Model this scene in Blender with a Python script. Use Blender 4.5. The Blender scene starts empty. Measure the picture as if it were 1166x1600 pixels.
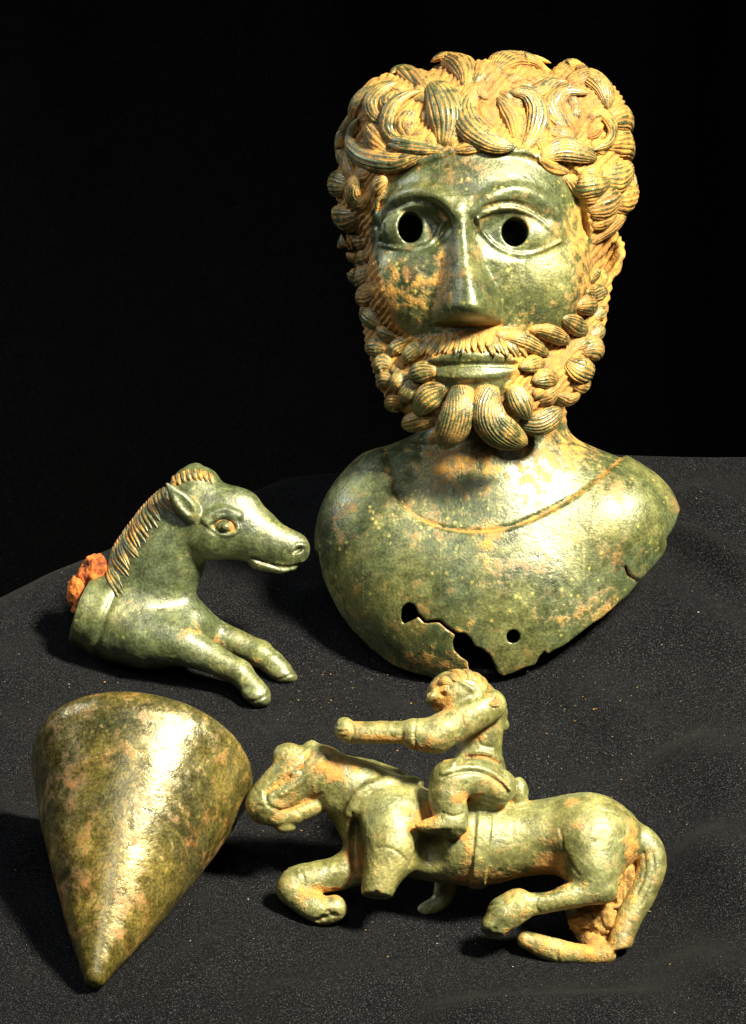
import bpy, math
import numpy as np
from mathutils import Vector, Matrix

# ------------------------------------------------------------------ camera, lamps, exposure
scene = bpy.context.scene
PITCH = math.radians(28.0)
F_PX = 6290.0            # focal length in photograph pixels
D0 = 0.85                # distance of the bust along the view axis (m)
GROUND = 0.0263
RIGHT = np.array((1.0, 0.0, 0.0))
UP = np.array((0.0, math.sin(PITCH), math.cos(PITCH)))
FWD = np.array((0.0, math.cos(PITCH), -math.sin(PITCH)))
CAM = -FWD * D0 + np.array((0, 0, GROUND))

cd = bpy.data.cameras.new("camera"); cam = bpy.data.objects.new("camera", cd)
scene.collection.objects.link(cam); scene.camera = cam
cam.location = CAM
cam.rotation_euler = (math.pi / 2 - PITCH, 0, 0)
cd.sensor_fit = 'VERTICAL'; cd.sensor_height = 24.0
cd.lens = 24.0 * F_PX / 1600.0
cd.clip_start = 0.05; cd.clip_end = 20

world = bpy.data.worlds.new("World"); scene.world = world; world.use_nodes = True
world.node_tree.nodes["Background"].inputs[0].default_value = (0.9, 0.95, 1.0, 1)
world.node_tree.nodes["Background"].inputs[1].default_value = 0.004

def lamp(name, loc, target, power, size, color):
    ld = bpy.data.lights.new(name, 'AREA'); ld.energy = power; ld.color = color
    ld.shape = 'RECTANGLE'; ld.size = size[0]; ld.size_y = size[1]
    o = bpy.data.objects.new(name, ld); scene.collection.objects.link(o)
    o.location = loc
    o.rotation_euler = (Vector(target) - Vector(loc)).to_track_quat('-Z', 'Y').to_euler()
    return o
lamp("key_lamp", (0.48, -0.32, 0.84), (0.0, -0.03, 0.03), 4.9, (0.14, 0.17), (1.0, 0.89, 0.62)).data.spread = math.radians(56)
lamp("added_fill_lamp", (-0.12, -0.62, 0.95), (0.0, -0.02, 0.05), 0.42, (0.45, 0.45), (1.0, 0.97, 0.88)).data.spread = math.radians(60)  # weak broad fill, added to lift the shaded neck and face
lamp("side_lamp", (-0.62, 0.26, 0.36), (0.02, 0.0, 0.06), 1.9, (0.16, 0.16), (0.95, 1.0, 0.95))

vs = scene.view_settings
vs.view_transform = 'Standard'; vs.look = 'None'; vs.exposure = 0.0; vs.gamma = 1.0
vs.use_curve_mapping = False
scene.cycles.max_bounces = 6

# ------------------------------------------------------------------ geometry helpers
def to_world(p, d):
    """p: (n,3) of (px, depth_px, py) in the frame of an object whose middle is d metres from the lens"""
    p = np.asarray(p, dtype=np.float64).reshape(-1, 3)
    s = d / F_PX
    return (CAM + np.outer((p[:, 0] - 583.0) * s, RIGHT) + np.outer((800.0 - p[:, 2]) * s, UP)
            + np.outer(d + p[:, 1] * s, FWD))

def ground_t(py, h=0.0):
    return (math.sin(PITCH) * D0 + GROUND - h) / (math.sin(PITCH) - math.cos(PITCH) * (800.0 - py) / F_PX)

def ground_pt(px, py, h=0.0):
    t = ground_t(py, h)
    return CAM + RIGHT * ((px - 583) / F_PX * t) + UP * ((800 - py) / F_PX * t) + FWD * t

def hash3(i, j, k, seed):
    n = (i * 374761393 + j * 668265263 + k * 1274126177 + seed * 974711) & 0xFFFFFFFF
    n = ((n ^ (n >> 13)) * 1274126177) & 0xFFFFFFFF
    n = n ^ (n >> 16)
    return (n & 0xFFFF).astype(np.float32) / 65535.0

def vnoise(p, scale, seed=0):
    q = np.asarray(p, dtype=np.float64) / scale
    i = np.floor(q).astype(np.int64); f = (q - i); f = f * f * (3 - 2 * f)
    r = 0
    for dx in (0, 1):
        for dy in (0, 1):
            for dz in (0, 1):
                w = (f[:, 0] if dx else 1 - f[:, 0]) * (f[:, 1] if dy else 1 - f[:, 1]) * (f[:, 2] if dz else 1 - f[:, 2])
                r = r + w * hash3(i[:, 0] + dx, i[:, 1] + dy, i[:, 2] + dz, seed)
    return r * 2 - 1

def fbm(p, scale, seed=0, octaves=3):
    r = 0; a = 1.0; tot = 0
    for o in range(octaves):
        r = r + a * vnoise(p, scale / (2 ** o), seed + o * 17); tot += a; a *= 0.5
    return r / tot

def spline(pts, n):
    P = np.asarray(pts, dtype=np.float64)
    if len(P) == 2:
        t = np.linspace(0, 1, n)[:, None]
        return P[0] * (1 - t) + P[1] * t
    Q = np.vstack([2 * P[0] - P[1], P, 2 * P[-1] - P[-2]])
    seg = np.linalg.norm(np.diff(P, axis=0), axis=1); cum = np.concatenate([[0], np.cumsum(seg)])
    out = []
    for s in np.linspace(0, cum[-1], n):
        i = min(max(np.searchsorted(cum, s) - 1, 0), len(P) - 2)
        t = (s - cum[i]) / max(seg[i], 1e-9)
        a, b, c, e = Q[i], Q[i + 1], Q[i + 2], Q[i + 3]
        out.append(0.5 * ((2 * b) + (-a + c) * t + (2 * a - 5 * b + 4 * c - e) * t * t + (-a + 3 * b - 3 * c + e) * t ** 3))
    return np.array(out)

def poly_sdf(X, Y, pts):
    """signed distance (positive outside) of a closed polygon, X, Y broadcastable"""
    P = np.asarray(pts, dtype=np.float32); n = len(P)
    X, Y = np.broadcast_arrays(X, Y)
    d = np.full(X.shape, 1e12, dtype=np.float32); s = np.ones(X.shape, dtype=np.float32)
    j = n - 1
    for i in range(n):
        ex, ey = P[j] - P[i]; wx = X - P[i, 0]; wy = Y - P[i, 1]
        t = np.clip((wx * ex + wy * ey) / max(ex * ex + ey * ey, 1e-9), 0, 1)
        bx = wx - ex * t; by = wy - ey * t
        d = np.minimum(d, bx * bx + by * by)
        c1 = Y >= P[i, 1]; c2 = Y < P[j, 1]; c3 = ex * wy > ey * wx
        flip = (c1 & c2 & c3) | (~c1 & ~c2 & ~c3)
        s = np.where(flip, -s, s)
        j = i
    return s * np.sqrt(d)

def sstep(x, a, b):
    t = np.clip((x - a) / (b - a), 0, 1)
    return t * t * (3 - 2 * t)

class Field:
    """a sculpture as a sampled distance field; axes are photograph x, depth, photograph y"""
    def __init__(self, lo, hi, vox):
        self.lo = np.array(lo, float); self.v = vox
        self.n = np.ceil((np.array(hi) - self.lo) / vox).astype(int) + 1
        self.D = np.full(tuple(self.n), 200.0, dtype=np.float32)
        self.ax = [(self.lo[i] + np.arange(self.n[i]) * vox).astype(np.float32) for i in range(3)]
    def box(self, lo, hi):
        a = np.clip(np.floor((np.array(lo) - self.lo) / self.v).astype(int), 0, self.n - 1)
        b = np.clip(np.ceil((np.array(hi) - self.lo) / self.v).astype(int) + 1, 1, self.n)
        b = np.maximum(b, a + 1)
        s = tuple(slice(a[i], b[i]) for i in range(3))
        X = self.ax[0][s[0]][:, None, None]; Y = self.ax[1][s[1]][None, :, None]; Z = self.ax[2][s[2]][None, None, :]
        return s, X, Y, Z
    def put(self, s, d, k):
        a = self.D[s]
        if k > 0:
            h = np.maximum(k - np.abs(a - d), 0) / k
            self.D[s] = np.minimum(a, d) - h * h * (k * 0.25)
        else:
            self.D[s] = np.minimum(a, d)
    def cut(self, s, d, k):
        a = self.D[s]; d = -d
        if k > 0:
            h = np.maximum(k - np.abs(a - d), 0) / k
            self.D[s] = np.maximum(a, d) + h * h * (k * 0.25)
        else:
            self.D[s] = np.maximum(a, d)
    def ell(self, c, r, k=10, rot=None, sub=False, m=30):
        c = np.array(c, float); r = np.array(r, float)
        ext = r if rot is None else np.full(3, r.max())
        s, X, Y, Z = self.box(c - ext - m - k, c + ext + m + k)
        x, y, z = X - c[0], Y - c[1], Z - c[2]
        if rot is not None:
            R = rot
            x, y, z = (R[0][0] * x + R[0][1] * y + R[0][2] * z, R[1][0] * x + R[1][1] * y + R[1][2] * z,
                       R[2][0] * x + R[2][1] * y + R[2][2] * z)
        k0 = np.sqrt((x / r[0]) ** 2 + (y / r[1]) ** 2 + (z / r[2]) ** 2)
        k1 = np.sqrt((x / r[0] ** 2) ** 2 + (y / r[1] ** 2) ** 2 + (z / r[2] ** 2) ** 2) + 1e-9
        d = (k0 * (k0 - 1) / k1).astype(np.float32)
        d = np.where(k0 < 0.05, -r.min(), d).astype(np.float32)
        (self.cut if sub else self.put)(s, d, k)
    def chain(self, pts, k=10, sub=False, sy=1.0, m=30, n=0):
        """pts: (x, depth, y, radius) control points of a tapered limb; sy < 1 flattens it in depth"""
        P = np.array(pts, float)
        if n: P = spline(P, int(n * 2.5))
        rm = P[:, 3].max() + m + k
        s, X, Y, Z = self.box(P[:, :3].min(0) - rm, P[:, :3].max(0) + rm)
        shp = np.broadcast(X, Y, Z).shape
        d = np.full(shp, 1e3, dtype=np.float32)
        for a, b in zip(P[:-1], P[1:]):
            ba = b[:3] - a[:3]; ba = ba * np.array((1, 1 / sy, 1)); L2 = max((ba ** 2).sum(), 1e-6)
            px = X - a[0]; py = (Y - a[1]) / sy; pz = Z - a[2]
            t = np.clip((px * ba[0] + py * ba[1] + pz * ba[2]) / L2, 0, 1)
            q = np.sqrt((px - t * ba[0]) ** 2 + (py - t * ba[1]) ** 2 + (pz - t * ba[2]) ** 2) - (a[3] + (b[3] - a[3]) * t)
            d = np.minimum(d, q)
        if sy < 1: d = d * (0.5 + 0.5 * sy)
        d = d.astype(np.float32)
        (self.cut if sub else self.put)(s, d, k)
    def plane(self, pt, nrm, lo, hi, k=2):
        """cut away what lies on the normal's side of the plane, inside the box lo..hi"""
        s, X, Y, Z = self.box(lo, hi)
        nrm = np.array(nrm, float); nrm /= np.linalg.norm(nrm)
        d = (X - pt[0]) * nrm[0] + (Y - pt[1]) * nrm[1] + (Z - pt[2]) * nrm[2]
        a = self.D[s]
        h = np.maximum(k - np.abs(a - d), 0) / max(k, 1e-6)
        self.D[s] = np.maximum(a, d) + h * h * (k * 0.25)
    def sample(self, p):
        q = (np.asarray(p, float) - self.lo) / self.v
        q = np.clip(q, 0, self.n - 1.001); i = q.astype(int); f = (q - i)
        D = self.D; r = 0
        for dx in (0, 1):
            for dy in (0, 1):
                for dz in (0, 1):
                    w = (f[:, 0] if dx else 1 - f[:, 0]) * (f[:, 1] if dy else 1 - f[:, 1]) * (f[:, 2] if dz else 1 - f[:, 2])
                    r = r + w * D[i[:, 0] + dx, i[:, 1] + dy, i[:, 2] + dz]
        return r
    def grad(self, p, e=3.0):
        p = np.asarray(p, float); g = np.zeros_like(p)
        for a in range(3):
            o = np.zeros(3); o[a] = e
            g[:, a] = self.sample(p + o) - self.sample(p - o)
        return g / (np.linalg.norm(g, axis=1, keepdims=True) + 1e-9)
    def depth(self, x, y):
        """depth of the first surface met along the view at photograph point (x, y), or of the nearest approach"""
        i = int(np.clip(round((x - self.lo[0]) / self.v), 0, self.n[0] - 1))
        k = int(np.clip(round((y - self.lo[2]) / self.v), 0, self.n[2] - 1))
        c = self.D[i, :, k]
        w = np.where(c < 0)[0]
        if len(w):
            j = w[0]
            if j == 0: return float(self.ax[1][0])
            t = c[j - 1] / (c[j - 1] - c[j])
            return float(self.ax[1][j - 1] + t * self.v)
        return float(self.ax[1][int(np.argmin(c))])
    def depth_map(self, s):
        c = self.D[s]; neg = c < 0; has = neg.any(1); j = np.argmax(neg, 1)
        a = np.take_along_axis(c, np.maximum(j - 1, 0)[:, None, :], 1)[:, 0]; b = np.take_along_axis(c, j[:, None, :], 1)[:, 0]
        t = a / np.where(np.abs(a - b) < 1e-6, 1e-6, a - b)
        y = self.ax[1][s[1]][0] + (np.maximum(j - 1, 0) + t) * self.v
        return np.where(has, y, self.ax[1][s[1]][-1]).astype(np.float32)
    def mesh(self):
        D = self.D; S = D < 0
        c = np.zeros(tuple(np.array(D.shape) - 1), dtype=np.uint8)
        for dx in (0, 1):
            for dy in (0, 1):
                for dz in (0, 1):
                    c += S[dx:D.shape[0] - 1 + dx, dy:D.shape[1] - 1 + dy, dz:D.shape[2] - 1 + dz]
        act = (c > 0) & (c < 8)
        idx = np.argwhere(act)
        vid = np.full(c.shape, -1, dtype=np.int32); vid[act] = np.arange(len(idx))
        i, j, k = idx.T
        acc = np.zeros((len(idx), 3)); cnt = np.zeros(len(idx))
        corners = [(a, b, e) for a in (0, 1) for b in (0, 1) for e in (0, 1)]
        val = {o: D[i + o[0], j + o[1], k + o[2]] for o in corners}
        for o in corners:
            for a in range(3):
                if o[a] == 0:
                    q = list(o); q[a] = 1; q = tuple(q)
                    va, vb = val[o], val[q]; m = (va < 0) != (vb < 0)
                    t = va[m] / (va[m] - vb[m])
                    pt = np.tile(np.array(o, float), (m.sum(), 1)); pt[:, a] = t
                    acc[m] += pt; cnt[m] += 1
        V = (idx + acc / cnt[:, None]) * self.v + self.lo
        quads = []
        for a in range(3):
            s0 = [slice(None)] * 3; s1 = [slice(None)] * 3
            s0[a] = slice(0, -1); s1[a] = slice(1, None)
            e = S[tuple(s0)] != S[tuple(s1)]
            ed = np.argwhere(e)
            b, g = (a + 1) % 3, (a + 2) % 3
            ok = (ed[:, b] > 0) & (ed[:, g] > 0) & (ed[:, b] < c.shape[b]) & (ed[:, g] < c.shape[g])
            ed = ed[ok]
            inside = S[ed[:, 0], ed[:, 1], ed[:, 2]]
            q = []
            for (ob, og) in ((-1, -1), (0, -1), (0, 0), (-1, 0)):
                w = ed.copy(); w[:, b] += ob; w[:, g] += og
                q.append(vid[w[:, 0], w[:, 1], w[:, 2]])
            q = np.stack(q, 1)
            q[inside] = q[inside][:, ::-1]
            quads.append(q)
        return V, np.vstack(quads)

def cavity(F, V, N, hs=(7, 14)):
    r = 0
    for h in hs:
        r = r + np.clip(1.0 - F.sample(V + N * h) / h, 0, 1.5)
    return r / len(hs)

def make_obj(name, verts, faces, mat, parent=None, attrs=None, smooth=True):
    me = bpy.data.meshes.new(name)
    verts = np.asarray(verts, dtype=np.float32); faces = np.asarray(faces, dtype=np.int32)
    if parent is not None: verts = verts - np.array(parent.location, dtype=np.float32)
    n, w = faces.shape
    me.vertices.add(len(verts)); me.vertices.foreach_set('co', verts.ravel())
    me.loops.add(n * w); me.loops.foreach_set('vertex_index', faces.ravel())
    me.polygons.add(n); me.polygons.foreach_set('loop_start', np.arange(0, n * w, w, dtype=np.int32))
    me.update(calc_edges=True); me.validate()
    if smooth: me.polygons.foreach_set('use_smooth', np.ones(len(me.polygons), dtype=bool))
    for k, v in (attrs or {}).items():
        a = me.attributes.new(k, 'FLOAT', 'POINT'); a.data.foreach_set('value', np.asarray(v, dtype=np.float32))
    me.materials.append(mat)
    o = bpy.data.objects.new(name, me); scene.collection.objects.link(o)
    if parent is not None: o.parent = parent
    return o

def root(name, loc, label, cat, group=None):
    o = bpy.data.objects.new(name, None); scene.collection.objects.link(o)
    o.location = loc; o.empty_display_size = 0.01
    o['label'] = label; o['category'] = cat
    if group: o['group'] = group
    return o

def relax(V, Q, it=1, lam=0.5):
    n = len(V)
    e = np.vstack([Q[:, [0, 1]], Q[:, [1, 2]], Q[:, [2, 3]], Q[:, [3, 0]]])
    deg = np.bincount(e[:, 0], minlength=n) + np.bincount(e[:, 1], minlength=n)
    for _ in range(it):
        A = np.zeros_like(V)
        for c in range(3):
            A[:, c] = np.bincount(e[:, 0], V[e[:, 1], c], n) + np.bincount(e[:, 1], V[e[:, 0], c], n)
        V = V + lam * (A / deg[:, None] - V)
    return V

# ------------------------------------------------------------------ materials
def nodes_of(name):
    m = bpy.data.materials.new(name); m.use_nodes = True
    nt = m.node_tree; b = nt.nodes['Principled BSDF']
    return m, nt, b

def ramp(nt, src, stops):
    r = nt.nodes.new('ShaderNodeValToRGB'); e = r.color_ramp.elements
    while len(e) < len(stops): e.new(0.5)
    for i, (p, c) in enumerate(stops):
        e[i].position = p; e[i].color = c if len(c) == 4 else (*c, 1)
    nt.links.new(src, r.inputs[0]); return r

def noise(nt, co, scale, detail=4, rough=0.6, dist=0.0):
    n = nt.nodes.new('ShaderNodeTexNoise'); n.inputs['Scale'].default_value = scale
    n.inputs['Detail'].default_value = detail; n.inputs['Roughness'].default_value = rough
    n.inputs['Distortion'].default_value = dist
    nt.links.new(co, n.inputs['Vector']); return n

def math_node(nt, op, a, b=None, clamp=False):
    n = nt.nodes.new('ShaderNodeMath'); n.operation = op; n.use_clamp = clamp
    for i, v in enumerate((a, b)):
        if v is None: continue
        if isinstance(v, (int, float)): n.inputs[i].default_value = v
        else: nt.links.new(v, n.inputs[i])
    return n.outputs[0]

def mixc(nt, fac, a, b):
    n = nt.nodes.new('ShaderNodeMix'); n.data_type = 'RGBA'
    for s, v in ((n.inputs[0], fac), (n.inputs[6], a), (n.inputs[7], b)):
        if isinstance(v, (int, float)): s.default_value = v
        elif isinstance(v, tuple): s.default_value = (*v, 1)
        else: nt.links.new(v, s)
    return n.outputs[2]

def bronze(name, dark, mid, pale, soil=(0.50, 0.30, 0.075), rust=(0.30, 0.10, 0.03), rough=0.30, rust_amt=0.45, spots=0.5,
           spot_col=(0.50, 0.47, 0.13), metal=0.35, soil_gain=1.0, cool=(0.082, 0.115, 0.068), cool_amt=0.7, bump=0.4, grain=0.5, rust_lo=0.53):
    m, nt, b = nodes_of(name)
    tc = nt.nodes.new('ShaderNodeTexCoord').outputs['Object']
    at = nt.nodes.new('ShaderNodeAttribute'); at.attribute_name = 'dirt'
    dirt = at.outputs['Fac']
    n1 = noise(nt, tc, 75, 6, 0.62, 0.4); n2 = noise(nt, tc, 420, 5, 0.65); n3 = noise(nt, tc, 1900, 3, 0.6)
    n4 = noise(nt, tc, 140, 6, 0.7, 1.0)
    base = ramp(nt, n1.outputs[0], [(0.30, dark), (0.50, mid), (0.72, pale)]).outputs[0]
    nL = noise(nt, tc, 34, 5, 0.6, 0.8)
    base = mixc(nt, math_node(nt, 'MULTIPLY', ramp(nt, nL.outputs[0], [(0.46, (0, 0, 0)), (0.62, (1, 1, 1))]).outputs[0], cool_amt), base, cool)
    nD = noise(nt, tc, 48, 7, 0.7, 0.3)
    base = mixc(nt, math_node(nt, 'MULTIPLY', ramp(nt, nD.outputs[0], [(0.56, (0, 0, 0)), (0.68, (1, 1, 1))]).outputs[0], 0.55), base, dark)
    # fine scratches in two directions
    for rot, sc in (((0.5, 0.9, 0.3), (60, 2200, 60)), ((1.2, -0.4, 0.9), (2000, 50, 50))):
        mp = nt.nodes.new('ShaderNodeMapping'); mp.inputs['Rotation'].default_value = rot; mp.inputs['Scale'].default_value = sc
        nt.links.new(tc, mp.inputs['Vector'])
        ns = noise(nt, mp.outputs[0], 1.0, 2, 0.5)
        sf = math_node(nt, 'MULTIPLY', ramp(nt, ns.outputs[0], [(0.66, (0, 0, 0)), (0.72, (1, 1, 1))]).outputs[0], 0.2)
        base = mixc(nt, sf, base, tuple(min(1, c * 1.5) for c in pale))
    fine = ramp(nt, n2.outputs[0], [(0.32, (0.42, 0.42, 0.42)), (0.5, (0.92, 0.92, 0.92)), (0.68, (1.4, 1.4, 1.4))]).outputs[0]
    mul = nt.nodes.new('ShaderNodeMix'); mul.data_type = 'RGBA'; mul.blend_type = 'MULTIPLY'
    mul.inputs[0].default_value = 0.75
    nt.links.new(base, mul.inputs[6]); nt.links.new(fine, mul.inputs[7])
    col = mul.outputs[2]
    gr = ramp(nt, n3.outputs[0], [(0.34, (0.45, 0.45, 0.45)), (0.5, (0.95, 0.95, 0.95)), (0.66, (1.55, 1.5, 1.35))]).outputs[0]
    mul2 = nt.nodes.new('ShaderNodeMix'); mul2.data_type = 'RGBA'; mul2.blend_type = 'MULTIPLY'; mul2.inputs[0].default_value = grain
    nt.links.new(col, mul2.inputs[6]); nt.links.new(gr, mul2.inputs[7]); col = mul2.outputs[2]
    # crusty spots of bright corrosion
    vo = nt.nodes.new('ShaderNodeTexVoronoi'); vo.inputs['Scale'].default_value = 650; nt.links.new(tc, vo.inputs['Vector'])
    sp = ramp(nt, vo.outputs['Distance'], [(0.18, (1, 1, 1)), (0.34, (0, 0, 0))]).outputs[0]
    spm = ramp(nt, n4.outputs[0], [(0.52, (0, 0, 0)), (0.62, (1, 1, 1))]).outputs[0]
    spf = math_node(nt, 'MULTIPLY', math_node(nt, 'MULTIPLY', sp, spm), spots)
    col = mixc(nt, spf, col, spot_col)
    # rust blooms
    rn = noise(nt, tc, 95, 9, 0.80, 0.4); rn.inputs['Scale'].default_value = 105
    rf = math_node(nt, 'MULTIPLY', ramp(nt, rn.outputs[0], [(rust_lo, (0, 0, 0)), (rust_lo + 0.11, (1, 1, 1))]).outputs[0], rust_amt)
    rf = math_node(nt, 'MULTIPLY', rf, ramp(nt, n2.outputs[0], [(0.40, (0.15, 0.15, 0.15)), (0.55, (1, 1, 1))]).outputs[0])
    rcol = mixc(nt, n4.outputs[0], rust, soil)
    col = mixc(nt, rf, col, rcol)
    # soil held in the hollows
    wob = math_node(nt, 'MULTIPLY', math_node(nt, 'SUBTRACT', n2.outputs[0], 0.5), 1.7)
    wob2 = math_node(nt, 'MULTIPLY', math_node(nt, 'SUBTRACT', n4.outputs[0], 0.5), 0.6)
    dsum = math_node(nt, 'ADD', math_node(nt, 'MULTIPLY', dirt, soil_gain), math_node(nt, 'ADD', wob, wob2))
    df = ramp(nt, dsum, [(0.33, (0, 0, 0)), (0.66, (1, 1, 1))]).outputs[0]
    scol = ramp(nt, n2.outputs[0], [(0.34, (soil[0] * 0.5, soil[1] * 0.40, soil[2] * 0.35)), (0.5, soil), (0.68, (soil[0] * 1.25, soil[1] * 1.38, soil[2] * 1.6))]).outputs[0]
    scol = mixc(nt, math_node(nt, 'MULTIPLY', ramp(nt, nD.outputs[0], [(0.42, (1, 1, 1)), (0.56, (0, 0, 0))]).outputs[0], 0.6), scol, (soil[0] * 0.48, soil[1] * 0.40, soil[2] * 0.38))
    df9 = math_node(nt, 'MULTIPLY', df, 0.93)
    col = mixc(nt, df9, col, scol)
    nt.links.new(col, b.inputs['Base Color'])
    rr = ramp(nt, n2.outputs[0], [(0.3, (rough - 0.06,) * 3), (0.7, (rough + 0.16,) * 3)]).outputs[0]
    rr = mixc(nt, math_node(nt, 'MULTIPLY', math_node(nt, 'MAXIMUM', df, rf), 0.9), rr, (0.85, 0.85, 0.85))
    nt.links.new(rr, b.inputs['Roughness'])
    mt = math_node(nt, 'MULTIPLY', math_node(nt, 'SUBTRACT', 1.0, math_node(nt, 'MAXIMUM', df, rf)), metal)
    nt.links.new(mt, b.inputs['Metallic'])
    b.inputs['Specular IOR Level'].default_value = 1.0
    hgt = math_node(nt, 'ADD', math_node(nt, 'MULTIPLY', n2.outputs[0], 0.6),
                    math_node(nt, 'ADD', math_node(nt, 'MULTIPLY', n3.outputs[0], 0.30), math_node(nt, 'MULTIPLY', rf, 0.25)))
    grit = math_node(nt, 'MULTIPLY', n3.outputs[0], math_node(nt, 'MULTIPLY', df, 0.9))
    hgt = math_node(nt, 'ADD', hgt, grit)
    bp = nt.nodes.new('ShaderNodeBump'); bp.inputs['Strength'].default_value = bump; bp.inputs['Distance'].default_value = 0.0006
    nt.links.new(hgt, bp.inputs['Height']); nt.links.new(bp.outputs[0], b.inputs['Normal'])
    return m

SOIL = (0.385, 0.186, 0.019)
M_bust = bronze('green_bronze_bust', (0.018, 0.034, 0.017), (0.100, 0.117, 0.043), (0.215, 0.222, 0.085), rough=0.33, rust_amt=0.55, metal=0.25, soil=SOIL, spots=0.75, bump=0.42, grain=0.7)
M_horse = bronze('green_bronze_protome', (0.024, 0.040, 0.020), (0.084, 0.105, 0.044), (0.165, 0.178, 0.068), rough=0.38, rust_amt=0.15, spots=0.4, metal=0.22, soil=SOIL, bump=0.40, grain=0.75)
M_rider = bronze('pale_bronze_rider', (0.05, 0.060, 0.016), (0.17, 0.17, 0.055), (0.33, 0.315, 0.13), rough=0.43, rust_amt=0.6, spots=0.15, metal=0.2, soil=SOIL, bump=0.5,
                 cool=(0.16, 0.20, 0.10), cool_amt=0.6)
M_cone = bronze('mottled_bronze_cone', (0.024, 0.026, 0.009), (0.125, 0.104, 0.024), (0.27, 0.205, 0.050), rough=0.23, rust_amt=0.9, spots=0.25,
                rust=(0.20, 0.062, 0.010), soil=(0.30, 0.140, 0.018), metal=0.35, bump=0.30, grain=0.95, cool=(0.055, 0.064, 0.034), cool_amt=0.45, rust_lo=0.515)

def rust_material():
    m, nt, b = nodes_of('orange_iron_rust')
    tc = nt.nodes.new('ShaderNodeTexCoord').outputs['Object']
    n = noise(nt, tc, 300, 8, 0.7); n2 = noise(nt, tc, 1500, 4, 0.7)
    c = ramp(nt, n.outputs[0], [(0.34, (0.025, 0.007, 0.004)), (0.46, (0.28, 0.06, 0.012)), (0.58, (0.62, 0.17, 0.025)), (0.70, (0.30, 0.06, 0.012))]).outputs[0]
    nt.links.new(c, b.inputs['Base Color']); b.inputs['Roughness'].default_value = 0.9
    bp = nt.nodes.new('ShaderNodeBump'); bp.inputs['Strength'].default_value = 0.8; bp.inputs['Distance'].default_value = 0.001
    nt.links.new(math_node(nt, 'ADD', n.outputs[0], math_node(nt, 'MULTIPLY', n2.outputs[0], 0.5)), bp.inputs['Height'])
    nt.links.new(bp.outputs[0], b.inputs['Normal'])
    return m
def soil_material():
    m, nt, b = nodes_of('ochre_soil')
    tc = nt.nodes.new('ShaderNodeTexCoord').outputs['Object']
    n = noise(nt, tc, 700, 6, 0.75)
    c = ramp(nt, n.outputs[0], [(0.3, (0.10, 0.052, 0.014)), (0.5, (0.33, 0.19, 0.052)), (0.7, (0.50, 0.32, 0.10))]).outputs[0]
    nt.links.new(c, b.inputs['Base Color']); b.inputs['Roughness'].default_value = 0.95
    bp = nt.nodes.new('ShaderNodeBump'); bp.inputs['Strength'].default_value = 0.9; bp.inputs['Distance'].default_value = 0.0008
    nt.links.new(n.outputs[0], bp.inputs['Height']); nt.links.new(bp.outputs[0], b.inputs['Normal'])
    return m
def velvet_material():
    m, nt, b = nodes_of('black_velvet')
    tc = nt.nodes.new('ShaderNodeTexCoord').outputs['Object']
    n = noise(nt, tc, 3600, 4, 0.7); n2 = noise(nt, tc, 60, 4, 0.6)
    c = ramp(nt, n.outputs[0], [(0.42, (0.0022, 0.0024, 0.0034)), (0.56, (0.0062, 0.0066, 0.0085)), (0.68, (0.055, 0.058, 0.070))]).outputs[0]
    c2 = mixc(nt, math_node(nt, 'MULTIPLY', ramp(nt, n2.outputs[0], [(0.5, (0, 0, 0)), (0.75, (1, 1, 1))]).outputs[0], 0.35), c, (0.012, 0.012, 0.014))
    nt.links.new(c2, b.inputs['Base Color']); b.inputs['Roughness'].default_value = 0.95
    b.inputs['Specular IOR Level'].default_value = 0.03
    b.inputs['Sheen Weight'].default_value = 0.012; b.inputs['Sheen Roughness'].default_value = 0.4
    bp = nt.nodes.new('ShaderNodeBump'); bp.inputs['Strength'].default_value = 0.6; bp.inputs['Distance'].default_value = 0.0004
    nt.links.new(n.outputs[0], bp.inputs['Height']); nt.links.new(bp.outputs[0], b.inputs['Normal'])
    return m
def plain(name, col, rough=0.9):
    m, nt, b = nodes_of(name)
    tc = nt.nodes.new('ShaderNodeTexCoord').outputs['Object']
    n = noise(nt, tc, 400, 3, 0.6)
    c = ramp(nt, n.outputs[0], [(0.3, tuple(x * 0.6 for x in col)), (0.7, col)]).outputs[0]
    nt.links.new(c, b.inputs['Base Color']); b.inputs['Roughness'].default_value = rough
    return m
M_rust, M_soil, M_velvet = rust_material(), soil_material(), velvet_material()
M_lint = plain('pale_lint', (0.55, 0.53, 0.48))

# ------------------------------------------------------------------ placing: each object's distance from the lens
D_BUST = D0
D_HORSE = ground_t(1080) + 0.006
D_RIDER = ground_t(1437) + 0.0075
CONTACT = []          # points of the objects that touch the cloth (world)

# ------------------------------------------------------------------ black velvet: cloth on the table and curtain behind
def wpt(x, dep, y, d): return to_world([(x, dep, y)], d)[0]
CONTACT += [wpt(640, -20, 1052, D_BUST), wpt(700, -50, 1057, D_BUST), wpt(783, -60, 1055, D_BUST), wpt(860, -40, 1018, D_BUST), wpt(560, 30, 998, D_BUST), wpt(960, 10, 946, D_BUST)]
CONTACT += [wpt(410, -52, 1103, D_HORSE), wpt(452, 14, 1070, D_HORSE), wpt(200, 58, 1040, D_HORSE), wpt(280, 45, 1050, D_HORSE), wpt(140, 60, 1022, D_HORSE)]
CONTACT += [wpt(505, -42, 1440, D_RIDER), wpt(940, -45, 1505, D_RIDER), wpt(640, 0, 1450, D_RIDER), wpt(860, -50, 1494, D_RIDER), wpt(760, 0, 1470, D_RIDER)]
CONTACT += [ground_pt(148, 1548, 0.0), ground_pt(225, 1290, 0.0), ground_pt(300, 1250, 0), ground_pt(150, 1250, 0)]
CP = np.array(CONTACT)
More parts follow.
